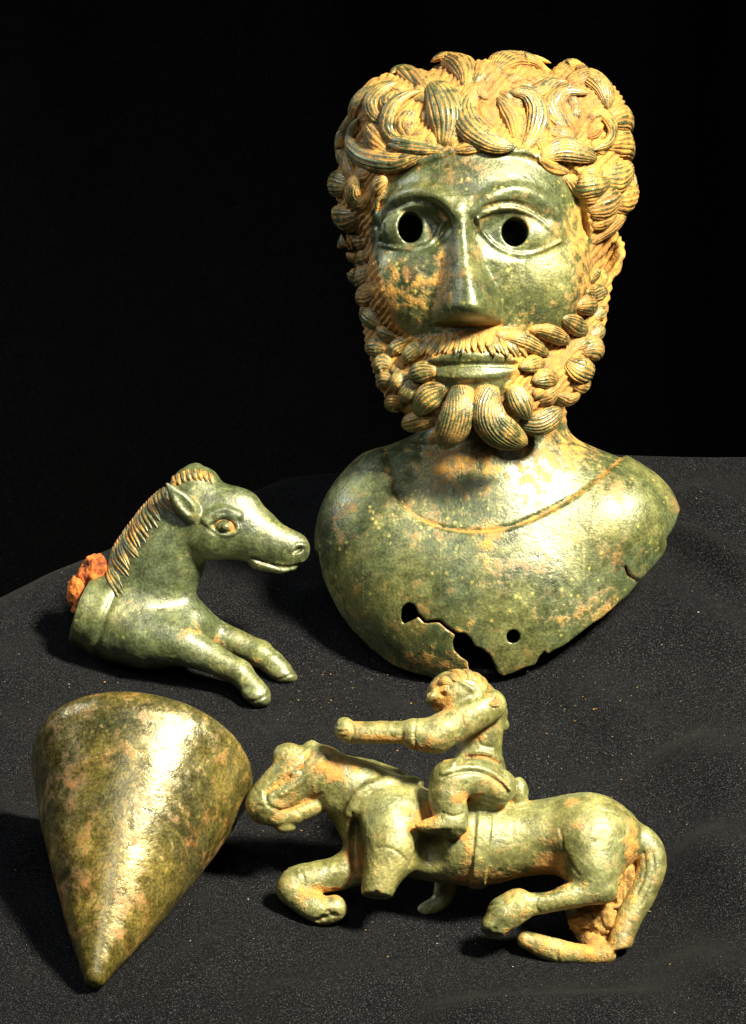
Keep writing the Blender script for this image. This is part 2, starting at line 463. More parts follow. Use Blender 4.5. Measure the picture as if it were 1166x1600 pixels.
# far anchors keep the cloth near table height away from the finds
EXTRA = [ground_pt(60, 1590, -0.002), ground_pt(600, 1600, -0.003), ground_pt(1150, 1600, -0.001), ground_pt(1150, 1250, 0.002), ground_pt(1150, 1050, 0.003),
         ground_pt(30, 1100, -0.001), ground_pt(500, 1200, -0.001), ground_pt(1000, 1150, 0.001), (-0.16, 0.0, 0.0), (-0.08, 0.06, -0.004), (0.0, 0.08, 0.0),
         (0.10, 0.06, 0.006), (0.17, 0.07, 0.004), (-0.2, 0.08, -0.008), (0.2, -0.2, 0), (-0.2, -0.2, 0), (0, -0.28, -0.004)]
CP = np.vstack([CP, np.array(EXTRA)])
KR = lambda r: np.exp(-(r / 0.030) ** 2) + 0.6 * np.exp(-(r / 0.08) ** 2)
_A = KR(np.linalg.norm(CP[:, None, :2] - CP[None, :, :2], axis=2)) + np.eye(len(CP)) * 0.05
_W = np.linalg.solve(_A, CP[:, 2])
BACK = ground_pt(1100, 712, 0.004)[1]

def fold(x, y, x0, y0, x1, y1, w, h):
    """a soft ridge of cloth running from (x0,y0) to (x1,y1)"""
    ex, ey = x1 - x0, y1 - y0; L2 = ex * ex + ey * ey
    t = np.clip(((x - x0) * ex + (y - y0) * ey) / L2, -0.3, 1.3)
    d = np.hypot(x - x0 - t * ex, y - y0 - t * ey)
    return 1.4 * h * np.exp(-(d / w) ** 2) * np.exp(-((t - 0.5) / 0.62) ** 4)

def cloth_z(x, y, base_only=False):
    x = np.asarray(x, float); y = np.asarray(y, float); sh = x.shape
    p = np.stack([x.ravel(), y.ravel()], 1)
    z = KR(np.linalg.norm(p[:, None, :] - CP[None, :, :2], axis=2)) @ _W
    z = z.reshape(sh)
    if base_only: return z
    d2 = ((p[:, None, :] - np.array(CONTACT)[None, :, :2]) ** 2).sum(2).min(1).reshape(sh)
    att = 1 - 0.92 * np.exp(-d2 / 0.020 ** 2)            # folds die out where a find presses the cloth down
    f = 0
    for (a0, b0, a1, b1, w, hh) in ((1190, 985, 1035, 885, 0.0055, 0.0062), (1190, 1060, 1000, 985, 0.007, 0.0035), (1180, 860, 1060, 800, 0.008, 0.004), (1000, 1150, 880, 1075, 0.007, 0.003),
            (1180, 1250, 1060, 1190, 0.010, 0.004), (1180, 1400, 1080, 1330, 0.009, 0.005), (690, 1580, 1010, 1548, 0.008, 0.0045), (400, 1580, 620, 1490, 0.008, 0.004), (-40, 1270, 70, 1335, 0.008, 0.004),
            (470, 1040, 650, 1130, 0.006, 0.003), (1180, 1560, 1060, 1470, 0.009, 0.005), (230, 1580, 420, 1440, 0.007, 0.003), (500, 940, 470, 1010, 0.006, 0.003), (-20, 1060, 90, 1020, 0.007, 0.003)):
        q0 = ground_pt(a0, b0); q1 = ground_pt(a1, b1)
        f = f + fold(x, y, q0[0], q0[1], q1[0], q1[1], w, hh)
    pp = np.stack([x.ravel(), y.ravel(), np.zeros(x.size)], 1)
    f = f + (vnoise(pp, 0.045, 5) * 0.0035 + vnoise(pp, 0.018, 29) * 0.0010).reshape(sh)
    z = z + f * att
    z = z + (vnoise(pp, 0.012, 9) * 0.0003 + vnoise(pp, 0.005, 19) * 0.00010).reshape(sh)
    # the cloth falls away behind a crest on the left
    cr = np.array([ground_pt(-400, 1090), ground_pt(0, 950), ground_pt(130, 890), ground_pt(300, 820), ground_pt(460, 745), ground_pt(620, 700)])
    yl = np.interp(x, cr[:, 0], cr[:, 1]) + 0.003 * np.sin(x * 90) 
    z = z - 0.10 * sstep(y - yl, 0.004, 0.085) * sstep(-x, -0.005, 0.012) + 0.003 * np.exp(-((y - yl + 0.004) / 0.010) ** 2) * sstep(-x, 0.02, 0.05)
    return z

nx, ny = 520, 400
gx = np.linspace(-0.30, 0.30, nx); s = np.linspace(0, 1, ny)
ylow, yflat = -0.30, BACK
ys = ylow + (yflat - ylow) * np.clip(s / 0.93, 0, 1)
X, Y = np.meshgrid(gx, ys, indexing='ij')
Z = cloth_z(X, Y)
drop = np.clip((s - 0.93) / 0.07, 0, 1)
Y = Y + 0.012 * np.sin(drop * math.pi / 2)[None, :]
edge = sstep(Y, BACK - 0.03, BACK) * sstep(X, 0.0, 0.02)
Z = Z * (1 - edge) + (0.004 + 0.0008 * np.sin(X * 60)) * edge - 0.06 * (drop ** 2)[None, :]
V = np.stack([X.ravel(), Y.ravel(), Z.ravel()], 1)
I = np.arange(nx * ny).reshape(nx, ny)
Q = np.stack([I[:-1, :-1], I[1:, :-1], I[1:, 1:], I[:-1, 1:]], -1).reshape(-1, 4)
o = make_obj('cloth', V, Q, M_velvet); o['kind'] = 'structure'
# curtain
nx, nz = 600, 60
gx = np.linspace(-3.0, 3.0, nx); gz = np.linspace(-0.9, 1.6, nz)
X, Zc = np.meshgrid(gx, gz, indexing='ij')
Yc = BACK + 0.75 + 0.008 * np.sin(X * 38 + 0.8 * np.sin(X * 11)) + 0.004 * np.sin(X * 95 + Zc * 3)
V = np.stack([X.ravel(), Yc.ravel(), Zc.ravel()], 1); I = np.arange(nx * nz).reshape(nx, nz)
Q = np.stack([I[:-1, :-1], I[1:, :-1], I[1:, 1:], I[:-1, 1:]], -1).reshape(-1, 4)
o = make_obj('backdrop_curtain', V, Q, M_velvet); o['kind'] = 'structure'
# ------------------------------------------------------------------ the bearded bust
B = Field((484, -300, 74), (1076, 215, 1070), 2.5)
# neck, trapezius, chest
B.ell((775, 20, 915), (238, 142, 190), 0)
B.ell((622, 40, 846), (124, 122, 137), 55)
B.ell((940, 40, 818), (121, 128, 101), 50)
B.chain([(770, 35, 560, 112), (776, 35, 660, 110), (780, 35, 760, 118)], k=70)
B.ell((682, 45, 750), (108, 92, 60), 45)
B.ell((865, 45, 752), (105, 85, 52), 45)
# tunic: a slightly thicker layer outside the neckline
NECK = [(598, 600), (603, 705), (606, 735), (616, 765), (632, 792), (655, 812), (690, 826), (730, 832), (780, 829), (820, 816), (860, 797),
        (900, 772), (940, 742), (977, 713), (985, 600)]
s, X, Y, Z = B.box((484, -310, 690), (1076, 215, 1070))
pd = poly_sdf(X[:, 0, :], Z[:, 0, :], NECK)[:, None, :]
B.D[s] -= (7.0 * np.clip(pd / np.where(X < 660, 12.0, 5.0) + 0.3, 0, 1) * np.clip((Z - 692) / 14, 0, 1)).astype(np.float32)
lip = spline([(603, 705), (606, 735), (616, 765), (632, 792), (655, 812), (690, 826), (730, 832), (780, 829), (820, 816), (860, 797), (900, 772), (940, 742), (977, 713)], 40)
pts = [(x, B.depth(x, y - 3) + 1, y - 3, 2.6) for x, y in lip if y > 762 and (x < 850 or y > 775)]
B.chain(pts, k=3, sub=True)

# cranium and face
FACE = [(596, 440), (584, 400), (582, 360), (590, 322), (610, 292), (650, 266), (700, 250), (760, 246), (820, 252), (860, 270), (892, 303),
        (910, 340), (920, 385), (918, 440), (905, 490), (880, 515), (840, 528), (790, 530), (735, 524), (680, 530), (650, 535), (618, 515), (604, 480)]
head = Field(B.lo, B.lo + (B.n - 1.5) * B.v, B.v)
s, X, Y, Z = B.box((484, -310, 74), (1076, 215, 620))
# hair cap, open over the face
cap_c = np.array((757, 5, 290)); cap_r = np.array((220, 186, 184))
head.ell(cap_c, cap_r, 0)
head.ell((757, 40, 400), (190, 160, 190), 30)
head.ell((893, 10, 190), (88, 130, 82), 24); head.ell((628, 10, 192), (84, 130, 80), 24); head.ell((760, 0, 170), (120, 140, 72), 24)
head.ell((915, 20, 270), (72, 100, 80), 20); head.ell((588, 20, 290), (62, 100, 80), 20)
pf = poly_sdf(X[:, 0, :], Z[:, 0, :], FACE + [])[:, None, :]
hd = np.maximum(head.D[s], np.where(Y < 30, -(pf - np.clip(-112 - Y, 0, 80) * 0.8 * sstep(np.abs(X - 752), 95, 150)), -200.0)).astype(np.float32)
B.put(s, hd, 10)
del head
B.ell((749, -34, 412), (171, 160, 222), 18)
B.ell((750, -66, 322), (148, 134, 105), 30)                # forehead
B.ell((640, -105, 450), (56, 58, 64), 50); B.ell((842, -102, 450), (62, 58, 66), 50)   # cheeks
# jaw and beard mass
B.chain([(590, 15, 420, 22), (592, -20, 480, 28), (606, -50, 535, 36), (640, -85, 600, 46), (690, -112, 624, 42), (740, -116, 624, 38), (800, -112, 620, 46),
         (860, -78, 590, 50), (902, -35, 530, 36), (925, 10, 465, 28), (935, 40, 420, 24)], k=26)
B.ell((737, -105, 572), (98, 92, 74), 30)
# nose: a long wedge with a rounded ridge, its base undercut
s, X, Y, Z = B.box((640, -300, 322), (812, -60, 524))
base_y = B.depth_map(s)
xs, zs = X[:, 0, :], Z[:, 0, :]
ky = np.array((322, 340, 380, 430, 465, 490, 505, 524.0))
xc = np.interp(zs, ky, (716, 716, 717, 721, 725, 727, 727, 727)); wd = np.interp(zs, ky, (16, 18, 23, 34, 48, 57, 60, 60))
pr = np.interp(zs, ky, (2, 9, 21, 42, 62, 73, 72, 70)); ex = np.interp(zs, ky, (1.7, 1.7, 1.6, 1.6, 1.9, 2.3, 2.5, 2.5))
u = np.clip(np.abs(xs - xc) / wd, 0, 1); g = (1 - np.sqrt(u ** 2 + 0.007) ** ex); g = np.clip(g, 0, 1) * (1 - 0.35 * u * u)
und = np.sqrt(np.clip(1 - np.clip((zs - 490) / 25, 0, 1) ** 2, 0, 1))
nd = base_y + 4 - (pr * g * und + 4 * sstep(und, 0, 0.5) * (g > 0))
fill = ((nd[:, None, :] - Y) * 0.62).astype(np.float32)
fill = np.maximum(fill, (Y - base_y[:, None, :] - 30)).astype(np.float32)
B.put(s, fill, 9)
# brow ledges and eye sockets
brows = ([(598, 352), (612, 328), (634, 316), (662, 314), (688, 323), (706, 345)], [(738, 344), (756, 326), (786, 314), (818, 316), (850, 334), (872, 366)])
for br in brows:
    P = spline(br, 14)
    B.chain([(x, B.depth(x, y) - 0.0, y, 7 if 2 < i < 12 else 5) for i, (x, y) in enumerate(P)], k=16)
for (cx, cy, rx, rz) in ((647, 367, 58, 33), (804, 376, 68, 36)):
    B.ell((cx, B.depth(cx, cy) - 15, cy), (rx, 24, rz), 16, sub=True)
for (cx, cy, rx, rz) in ((645, 370, 51, 37), (803, 379, 64, 40)):
    B.ell((cx, B.depth(cx, cy) + 22, cy), (rx, 33, rz + 2), 5)
lids = ([(592, 392), (600, 365), (618, 343), (648, 333), (676, 341), (693, 358)], [(594, 391), (612, 396), (642, 400), (672, 389), (693, 358)],
        [(741, 353), (768, 342), (798, 340), (830, 352), (856, 374), (869, 387)], [(741, 355), (750, 378), (776, 402), (810, 410), (842, 401), (869, 387)])
for li, ld in enumerate(lids):
    P = spline(ld, 16)
    B.chain([(x, B.depth(x, y) - 0.5, y, 3.7 if li % 2 == 0 else 3.2) for x, y in P], k=2)
for li in (0, 2):
    P = spline([(x, y - 8) for x, y in lids[li]], 16)
    B.chain([(x, B.depth(x, y) + 0.5, y, 2.6) for x, y in P[1:-1]], k=5, sub=True)
# inner hollow and the pierced pupils
B.ell((725, -40, 372), (120, 85, 62), 0, sub=True)
for (cx, cy, rx, rz) in ((640, 366, 19, 24), (798, 375, 20, 22)):
    s, X, Y, Z = B.box((cx - 50, -310, cy - 50), (cx + 50, -60, cy + 50))
    d = (np.sqrt(((X - cx) / rx) ** 2 + ((Z - cy) / rz) ** 2 + 0 * Y) - 1) * min(rx, rz)
    B.cut(s, d.astype(np.float32), 2)
# mouth
up = spline([(662, 574), (690, 566), (718, 562), (738, 563), (765, 562), (800, 570)], 18)
lo_ = spline([(682, 592), (710, 594), (740, 595), (775, 590), (800, 584)], 14)
pu = [(x, B.depth(x, y) + 1, y, 6.5 - 3.5 * abs(i / 17 * 2 - 1) ** 2) for i, (x, y) in enumerate(up)]
pl = [(x, B.depth(x, y) + 1.5, y, 6.0 - 3 * abs(i / 13 * 2 - 1) ** 2) for i, (x, y) in enumerate(lo_)]
B.chain(pu, k=6); B.chain(pl, k=7)
gr = spline([(664, 577), (700, 578), (740, 577), (780, 577), (802, 577)], 16)
B.chain([(x, B.depth(x, y) + 1, y, 3.6) for x, y in gr], k=3, sub=True)
B.ell((737, -200, 612), (36, 14, 9), 12, sub=True)
# ear on the right, behind the sideburn
ang = math.radians(17)
Re = Matrix.Rotation(ang, 3, 'Y') @ Matrix.Rotation(math.radians(-38), 3, 'Z')
Re = np.array(Re)
B.ell((949, 35, 402), (20, 34, 44), 6, rot=Re)
B.ell((953, 12, 402), (11, 26, 34), 5, rot=Re, sub=True)
# hollow shell below the neck
s, X, Y, Z = B.box((484, -310, 690), (1076, 215, 1070))
inner = B.D[s] + 11 + np.maximum(745 - Z, 0) * 0.5
B.D[s] = np.maximum(B.D[s], -inner)
B.plane((775, 105, 800), (0, 1, -0.25), (484, -310, 690), (1076, 215, 1070), k=3)
OUT = [(440, 560), (440, 850), (497, 862), (504, 900), (516, 928), (530, 955), (547, 979), (565, 998), (583, 1015), (614, 1038), (645, 1049), (676, 1055), (715, 1055),
       (735, 1050), (730, 1040), (729, 1030), (718, 1023), (708, 1013), (705, 1000), (710, 986), (725, 986), (734, 995), (739, 1006), (750, 1009), (763, 1020),
       (770, 1035), (775, 1048), (783, 1053), (800, 1048), (815, 1040), (833, 1035), (838, 1023), (847, 1013), (850, 1020), (860, 1013), (876, 1006), (892, 994), (920, 972),
       (936, 963), (960, 942), (978, 928), (995, 908), (1020, 882), (1036, 864), (1040, 852), (1038, 842), (1052, 822), (1062, 800), (1100, 770), (1200, 560)]
pd = poly_sdf(X[:, 0, :], Z[:, 0, :], OUT)[:, None, :]
B.D[s] = np.maximum(B.D[s], pd)
HOLE = [(627, 947), (637, 939), (647, 942), (651, 952), (655, 959), (645, 966), (631, 972), (626, 965)]
hp = np.minimum(poly_sdf(X[:, 0, :], Z[:, 0, :], HOLE), np.sqrt((X[:, 0, :] - 798) ** 2 + (Z[:, 0, :] - 991) ** 2) - 10.5)
for ck, w in (([(655, 960), (663, 969), (685, 967), (695, 976), (712, 988)], 2.2), ([(1000, 912), (992, 906), (977, 897), (972, 884)], 2.0)):
    for a, b_ in zip(ck[:-1], ck[1:]):
        ax_, az_ = a; ex, ez = b_[0] - a[0], b_[1] - a[1]
        t = np.clip(((X[:, 0, :] - ax_) * ex + (Z[:, 0, :] - az_) * ez) / (ex * ex + ez * ez), 0, 1)
        hp = np.minimum(hp, np.hypot(X[:, 0, :] - ax_ - t * ex, Z[:, 0, :] - az_ - t * ez) - w)
B.D[s] = np.maximum(B.D[s], np.where(Y < 90, -hp[:, None, :], -50))

bust_root = root('bearded_bust', to_world([(700, -50, 1056)], D_BUST)[0],
                 'large green bronze bust of a bearded curly-haired man with pierced eyes', 'bust')
V, Q = B.mesh()
V = relax(V, Q, 1, 0.5)
N = B.grad(V, 4.0)
cav = cavity(B, V, N, (6, 13))
pf = poly_sdf(V[:, 0].astype(np.float32), V[:, 2].astype(np.float32), FACE)
MOUTH = [(664, 572), (700, 558), (770, 556), (802, 572), (790, 596), (770, 630), (735, 622), (690, 608), (676, 590)]
pm = poly_sdf(V[:, 0].astype(np.float32), V[:, 2].astype(np.float32), MOUTH)
hairy = sstep(np.minimum(pf, pm), -4, 8) * sstep(-V[:, 2], -668, -645)
def blob(x, y, rx, ry, a): return a * np.exp(-((V[:, 0] - x) / rx) ** 2 - ((V[:, 2] - y) / ry) ** 2)
front = (V[:, 1] < 40)
paint = (blob(655, 470, 45, 65, 0.42) + blob(690, 430, 14, 60, 0.35) + blob(606, 470, 20, 60, 0.45) + blob(905, 440, 26, 70, 0.6) + blob(890, 360, 22, 40, 0.35)
         + blob(790, 525, 60, 22, 0.5) + blob(850, 490, 50, 30, 0.3) + blob(900, 690, 60, 40, 0.5) + blob(820, 750, 90, 50, 0.3) + blob(690, 740, 60, 40, 0.40)
         + blob(760, 850, 24, 40, 0.5) + blob(680, 1030, 90, 24, 0.5) + blob(900, 960, 110, 26, 0.4) + blob(560, 960, 40, 60, 0.25) + blob(735, 700, 90, 30, 0.35)
         + blob(740, 545, 80, 20, 0.4) + blob(720, 980, 40, 20, 0.3))
dn = np.abs(poly_sdf(V[:, 0].astype(np.float32), V[:, 2].astype(np.float32), NECK)) + np.where(V[:, 2] < 700, 50, 0)
paint = paint + 0.38 * np.exp(-(dn / 4.5) ** 2)
V = V + N * (hairy * (fbm(V, 16, 40) * 4.0 + 1.5 * np.sin((V[:, 0] * 0.6 + V[:, 2] * 0.5) * 0.9 + 4 * fbm(V, 60, 44))))[:, None]
dirt = np.clip(np.maximum(cav * 1.0 - 0.22, 0) * 0.9 + paint * front + hairy * 0.85, 0, 1.2)
make_obj('body', to_world(V, D_BUST), Q, M_bust, bust_root, {'dirt': dirt})

# ---- locks of hair, each swept along its own path over the head
HEADF = B
def surf3(P2, F=None, bias=0.0):
    F = F or HEADF
    return np.array([(x, F.depth(x, y) + bias, y) for x, y in P2])
LRNG = np.random.default_rng(7)
def lock(path, w, th=None, lift=4.0, ribs=7, twist=0.0, root_w=0.55, tip=0.55, soil=0.45, name='hair_lock', curl=0.0, F=None, parent=None, mat=None, d=None, fan=0.0, sink=0.25, pts3=None, nt=None, dep_smooth=4, nrm=None):
    F = F or HEADF
    nt = nt or (22 if path is None or len(path) > 2 else 16); ribs = int(ribs * 2.0); na = max(24, ribs * 5)
    if pts3 is None:
        P2 = spline(path, nt); P = surf3(P2, F)
    else:
        P = spline(pts3, nt)
    for _ in range(dep_smooth):
        y = P[:, 1].copy(); P[1:-1, 1] = 0.25 * y[:-2] + 0.5 * y[1:-1] + 0.25 * y[2:]
    N = F.grad(P, 8.0) if nrm is None else np.tile(np.array(nrm, float), (len(P), 1))
    for _ in range(4):
        M_ = N.copy(); N[1:-1] = M_[:-2] + 2 * M_[1:-1] + M_[2:]; N /= np.linalg.norm(N, axis=1, keepdims=True)
    T = np.gradient(P, axis=0); T /= np.linalg.norm(T, axis=1, keepdims=True) + 1e-9
    N = N - (N * T).sum(1, keepdims=True) * T; N /= np.linalg.norm(N, axis=1, keepdims=True) + 1e-9
    Bn = np.cross(T, N)
    t = np.linspace(0, 1, nt); th = th or w * 0.72
    prof = (root_w + (1 - root_w) * sstep(t, 0, 0.45))
    e = np.clip((t - (1 - tip)) / tip, 0, 1); prof = prof * np.clip(1 - e * e, 0.0, 1) ** 0.72
    e0 = np.clip((0.16 - t) / 0.16, 0, 1); prof = prof * np.sqrt(np.clip(1 - e0 * e0, 0, 1))
    C = P + N * (lift * (0.25 + 0.75 * sstep(t, 0.1, 0.8)) - sink * th)[:, None]
    th_a = np.linspace(0, 2 * math.pi, na, endpoint=False)
    ph = LRNG.uniform(0, 6.28)
    verts = []; dirt = []
    jit = LRNG.uniform(0.85, 1.15, 3)
    for j in range(nt):
        q = th_a * ribs * 0.5 + twist * t[j] * ribs + ph * 0 + 0.45 * np.sin(3 * t[j] + ph) + 0.55 * np.sin(2 * th_a + ph) + 0.35 * np.sin(5 * th_a + 2 * ph + 2 * t[j])
        ridge = np.abs(np.sin(q)) ** 0.5
        g = 0.22 * jit[0]
        rr = 1 - g * (1 - ridge)
        flat = 1.0
        ww = w * prof[j]; hh = th * prof[j] * (0.75 + 0.25 * sstep(np.array(t[j]), 0, 0.5))
        x = np.cos(th_a) * ww * rr; z = np.sin(th_a) * hh * rr
        z = np.where(z < 0, z * 0.6, z)
        verts.append(C[j] + Bn[j] * x[:, None] + N[j] * z[:, None])
        up_ = np.clip(np.sin(th_a), 0, 1)
        dirt.append((soil - 0.42) + 0.95 * (1 - ridge) ** 0.7 + 0.55 * (1 - up_) ** 2 + 0.22 * (1 - t[j]))
    verts = np.concatenate(verts); dirt = np.concatenate(dirt)
    i = np.arange(na); i2 = (i + 1) % na; quads = []
    for j in range(nt - 1):
        quads.append(np.stack([j * na + i, j * na + i2, (j + 1) * na + i2, (j + 1) * na + i], 1))
    quads = np.vstack(quads)
    return make_obj(name, to_world(verts, d or D_BUST), quads, mat or M_bust, parent or bust_root, {'dirt': np.clip(dirt, 0, 1.2)})

HAIR = [  # (path, half width, lift, ribs, soil, twist)
 ([(724, 150), (728, 128), (716, 105), (694, 94), (674, 100)], 15, 9, 8, .42, 0), ([(672, 150), (650, 132), (628, 115), (611, 122)], 13, 7, 7, .42, 0),
 ([(692, 165), (665, 140), (640, 122), (628, 116)], 11, 10, 6, .55, 0), ([(690, 246), (699, 208), (690, 168), (671, 142)], 22, 12, 11, .38, 0),
 ([(664, 238), (628, 234), (607, 215), (612, 182), (636, 163), (658, 157)], 9, 10, 6, .35, 0), ([(640, 232), (632, 205), (645, 178)], 16, 1, 9, .6, 0),
 ([(692, 248), (650, 240), (616, 231), (606, 224)], 8, 8, 5, .3, 0), ([(690, 250), (655, 248), (620, 241), (606, 236)], 7, 7, 5, .3, 0),
 ([(662, 256), (615, 266), (575, 256), (553, 232), (556, 204), (568, 192)], 12, 10, 7, .3, 0), ([(606, 250), (588, 228), (570, 200)], 17, 2, 8, .6, 0),
 ([(604, 208), (585, 190), (583, 168), (602, 150), (624, 142)], 12, 9, 7, .42, 0), ([(618, 190), (606, 170), (618, 152)], 12, 2, 6, .6, 0),
 ([(545, 205), (556, 175), (575, 155), (592, 148)], 12, 8, 6, .4, 0), ([(545, 268), (534, 240), (538, 208), (558, 188)], 11, 7, 7, .35, 0), ([(558, 300), (546, 270), (543, 235)], 9, 5, 6, .45, 0),
 ([(545, 296), (528, 288), (514, 282)], 15, 6, 8, .32, 0), ([(571, 336), (556, 318), (556, 296), (566, 280)], 13, 8, 8, .3, 0), ([(562, 344), (540, 342), (522, 322)], 16, 8, 8, .32, 0),
 ([(576, 320), (590, 300), (606, 286)], 9, 3, 6, .5, 0), ([(572, 382), (548, 376), (528, 388)], 15, 7, 8, .38, 0), ([(576, 402), (556, 400), (541, 392)], 12, 5, 7, .42, 0),
 ([(580, 430), (560, 432), (543, 424)], 12, 6, 7, .38, 0), ([(586, 462), (572, 462), (558, 468)], 13, 5, 8, .5, 0),
 ([(758, 150), (736, 156), (722, 188), (734, 220), (766, 243), (802, 247)], 16, 13, 9, .3, 0), ([(770, 215), (752, 195), (748, 172)], 17, 1, 7, .7, 0),
 ([(812, 250), (829, 222), (834, 190), (815, 163), (788, 162)], 13, 12, 8, .32, 0), ([(803, 236), (800, 205), (786, 180), (772, 166)], 13, 4, 8, .55, 0),
 ([(862, 112), (826, 98), (788, 103), (764, 126)], 21, 7, 12, .50, 0), ([(792, 146), (830, 158), (856, 143), (882, 138)], 10, 7, 6, .42, 0),
 ([(895, 228), (866, 202), (856, 178), (880, 157), (914, 160)], 12, 11, 7, .38, 0), ([(898, 224), (884, 200), (876, 180)], 11, 3, 7, .6, 0),
 ([(914, 196), (934, 187), (949, 205), (942, 230), (918, 246)], 8, 9, 5, .38, 0), ([(880, 140), (912, 128), (936, 150), (944, 182)], 17, 7, 10, .48, 0),
 ([(866, 118), (892, 104), (916, 114)], 14, 7, 8, .48, 0), ([(944, 200), (968, 190), (986, 204)], 15, 7, 9, .48, 0), ([(940, 232), (968, 225), (986, 246)], 18, 7, 10, .5, 0),
 ([(838, 262), (866, 248), (898, 252), (924, 260)], 14, 11, 9, .34, 0), ([(872, 285), (900, 300), (928, 298), (945, 288)], 14, 10, 8, .30, 0), ([(928, 288), (958, 284), (984, 262)], 17, 9, 9, .42, 0),
 ([(955, 325), (976, 312), (996, 292)], 19, 6, 8, .55, 0), ([(912, 340), (936, 328), (964, 306)], 17, 8, 9, .45, 0), ([(922, 386), (946, 362), (968, 340), (976, 326)], 11, 7, 7, .5, 0),
 ([(918, 362), (938, 350), (960, 336)], 11, 5, 6, .48, 0), ([(850, 216), (872, 222), (896, 232)], 11, 4, 7, .5, 0), ([(842, 250), (838, 225), (846, 205)], 10, 2, 6, .6, 0),
 ([(836, 262), (856, 274), (884, 280)], 8, 4, 5, .5, 0), ([(760, 100), (790, 93), (830, 92), (862, 98)], 10, 3, 6, .55, 0), ([(705, 250), (730, 246), (756, 244)], 8, 3, 5, .5, 0),
 ([(745, 140), (755, 118), (770, 104)], 14, 2, 7, .7, 0), ([(716, 180), (708, 160), (704, 140)], 11, 2, 6, .7, 0), ([(842, 180), (852, 165), (870, 150)], 10, 2, 6, .65, 0),
 ([(912, 225), (926, 212), (930, 198)], 9, 1, 6, .7, 0), ([(896, 318), (916, 318), (940, 312)], 9, 3, 6, .6, 0),
]
for (p, w, lf, rb, so, tw) in HAIR:
    lock(p, w * 1.5, th=w * 0.95, lift=lf * 0.8, ribs=rb, soil=so + (0.15 if p[0][0] > 715 else 0.04), twist=tw)
BEARD = [
 ([(598, 516), (584, 502), (566, 490)], 14, 7, 8, .30, 0), ([(622, 536), (606, 526), (592, 516)], 11, 8, 7, .36, 0), ([(606, 552), (588, 545), (573, 548)], 14, 5, 8, .5, 0),
 ([(640, 536), (624, 546), (612, 562)], 12, 7, 7, .38, .1), ([(662, 544), (646, 556), (632, 574)], 13, 8, 8, .36, .1), ([(612, 576), (600, 572), (588, 582)], 14, 6, 8, .45, 0),
 ([(618, 600), (602, 596), (591, 606)], 12, 4, 8, .48, 0), ([(680, 586), (660, 586), (642, 596)], 14, 9, 8, .28, 0), ([(640, 592), (626, 598), (614, 612)], 13, 7, 8, .36, 0),
 ([(656, 602), (642, 612), (628, 630)], 13, 8, 8, .34, 0), ([(694, 610), (674, 620), (652, 646)], 18, 11, 9, .28, 0), ([(632, 640), (618, 632), (606, 640)], 14, 5, 8, .5, 0),
 ([(626, 570), (618, 582), (612, 594)], 9, 2, 6, .6, 0),
 ([(792, 606), (800, 622), (818, 652)], 16, 15, 9, .32, 0), ([(848, 572), (826, 574), (802, 580)], 12, 8, 8, .38, 0),
 ([(868, 598), (846, 596), (822, 600)], 14, 8, 8, .38, 0), ([(880, 566), (898, 582), (920, 580)], 19, 8, 9, .50, 0), ([(904, 552), (922, 546), (934, 560)], 17, 6, 8, .6, 0),
 ([(890, 604), (908, 604), (914, 596)], 12, 4, 7, .55, 0), ([(862, 622), (880, 626), (900, 616)], 11, 6, 7, .5, 0), ([(834, 632), (852, 622), (866, 612)], 13, 3, 7, .62, 0),
 ([(872, 504), (892, 512), (912, 526)], 13, 8, 8, .36, 0), ([(894, 486), (912, 480), (928, 482)], 14, 8, 9, .42, 0), ([(908, 464), (926, 460), (946, 456)], 12, 7, 8, .45, 0),
 ([(926, 500), (936, 490), (942, 482)], 10, 4, 6, .5, 0), ([(918, 528), (930, 522), (936, 508)], 11, 5, 7, .5, 0), ([(918, 444), (926, 430), (930, 418)], 9, 6, 6, .4, 0),
 ([(944, 448), (944, 432), (945, 416)], 7, 3, 5, .35, 0), ([(890, 548), (908, 540), (926, 540)], 10, 3, 6, .6, 0), ([(850, 610), (836, 618), (828, 628)], 9, 2, 6, .6, 0),
 ([(644, 630), (640, 645), (646, 660)], 10, 2, 6, .55, 0), ([(700, 640), (690, 640), (678, 652)], 9, 2, 6, .5, 0),
]
for (p, w, lf, rb, so, tw) in BEARD:
    lock(p, w * 1.2, lift=lf, ribs=rb, soil=so, twist=tw, name='beard_lock', th=w * 0.85)
for (p3, w, rb, so, tw) in (([(716, -176, 600), (717, -186, 632), (708, -186, 664), (684, -166, 706)], 27, 15, .40, .5), ([(764, -176, 600), (755, -188, 636), (768, -188, 672), (820, -160, 698)], 27, 16, .44, -.55),
        ([(806, -140, 664), (838, -134, 664), (874, -112, 642)], 20, 10, .42, 0), ([(684, -140, 656), (656, -128, 660), (626, -104, 668)], 17, 9, .48, 0), ([(694, -150, 676), (680, -142, 684), (668, -132, 696)], 10, 6, .5, 0)):
    lock(None, w, th=w * 0.8, lift=2, ribs=rb, soil=so, twist=tw, name='beard_lock', pts3=p3, nrm=(0, -1, 0.15), tip=0.4, root_w=0.7, nt=26)
STACHE = [([(766, 530), (800, 536), (828, 548), (850, 562)], 15, 8, 9, .42, .25), ([(820, 522), (850, 524), (872, 534), (880, 546)], 14, 9, 9, .42, .25)]
for (p, w, lf, rb, so, tw) in STACHE:
    lock(p, w, lift=lf, ribs=rb, soil=so, twist=tw, name='moustache_lock')
SR = np.random.default_rng(4)
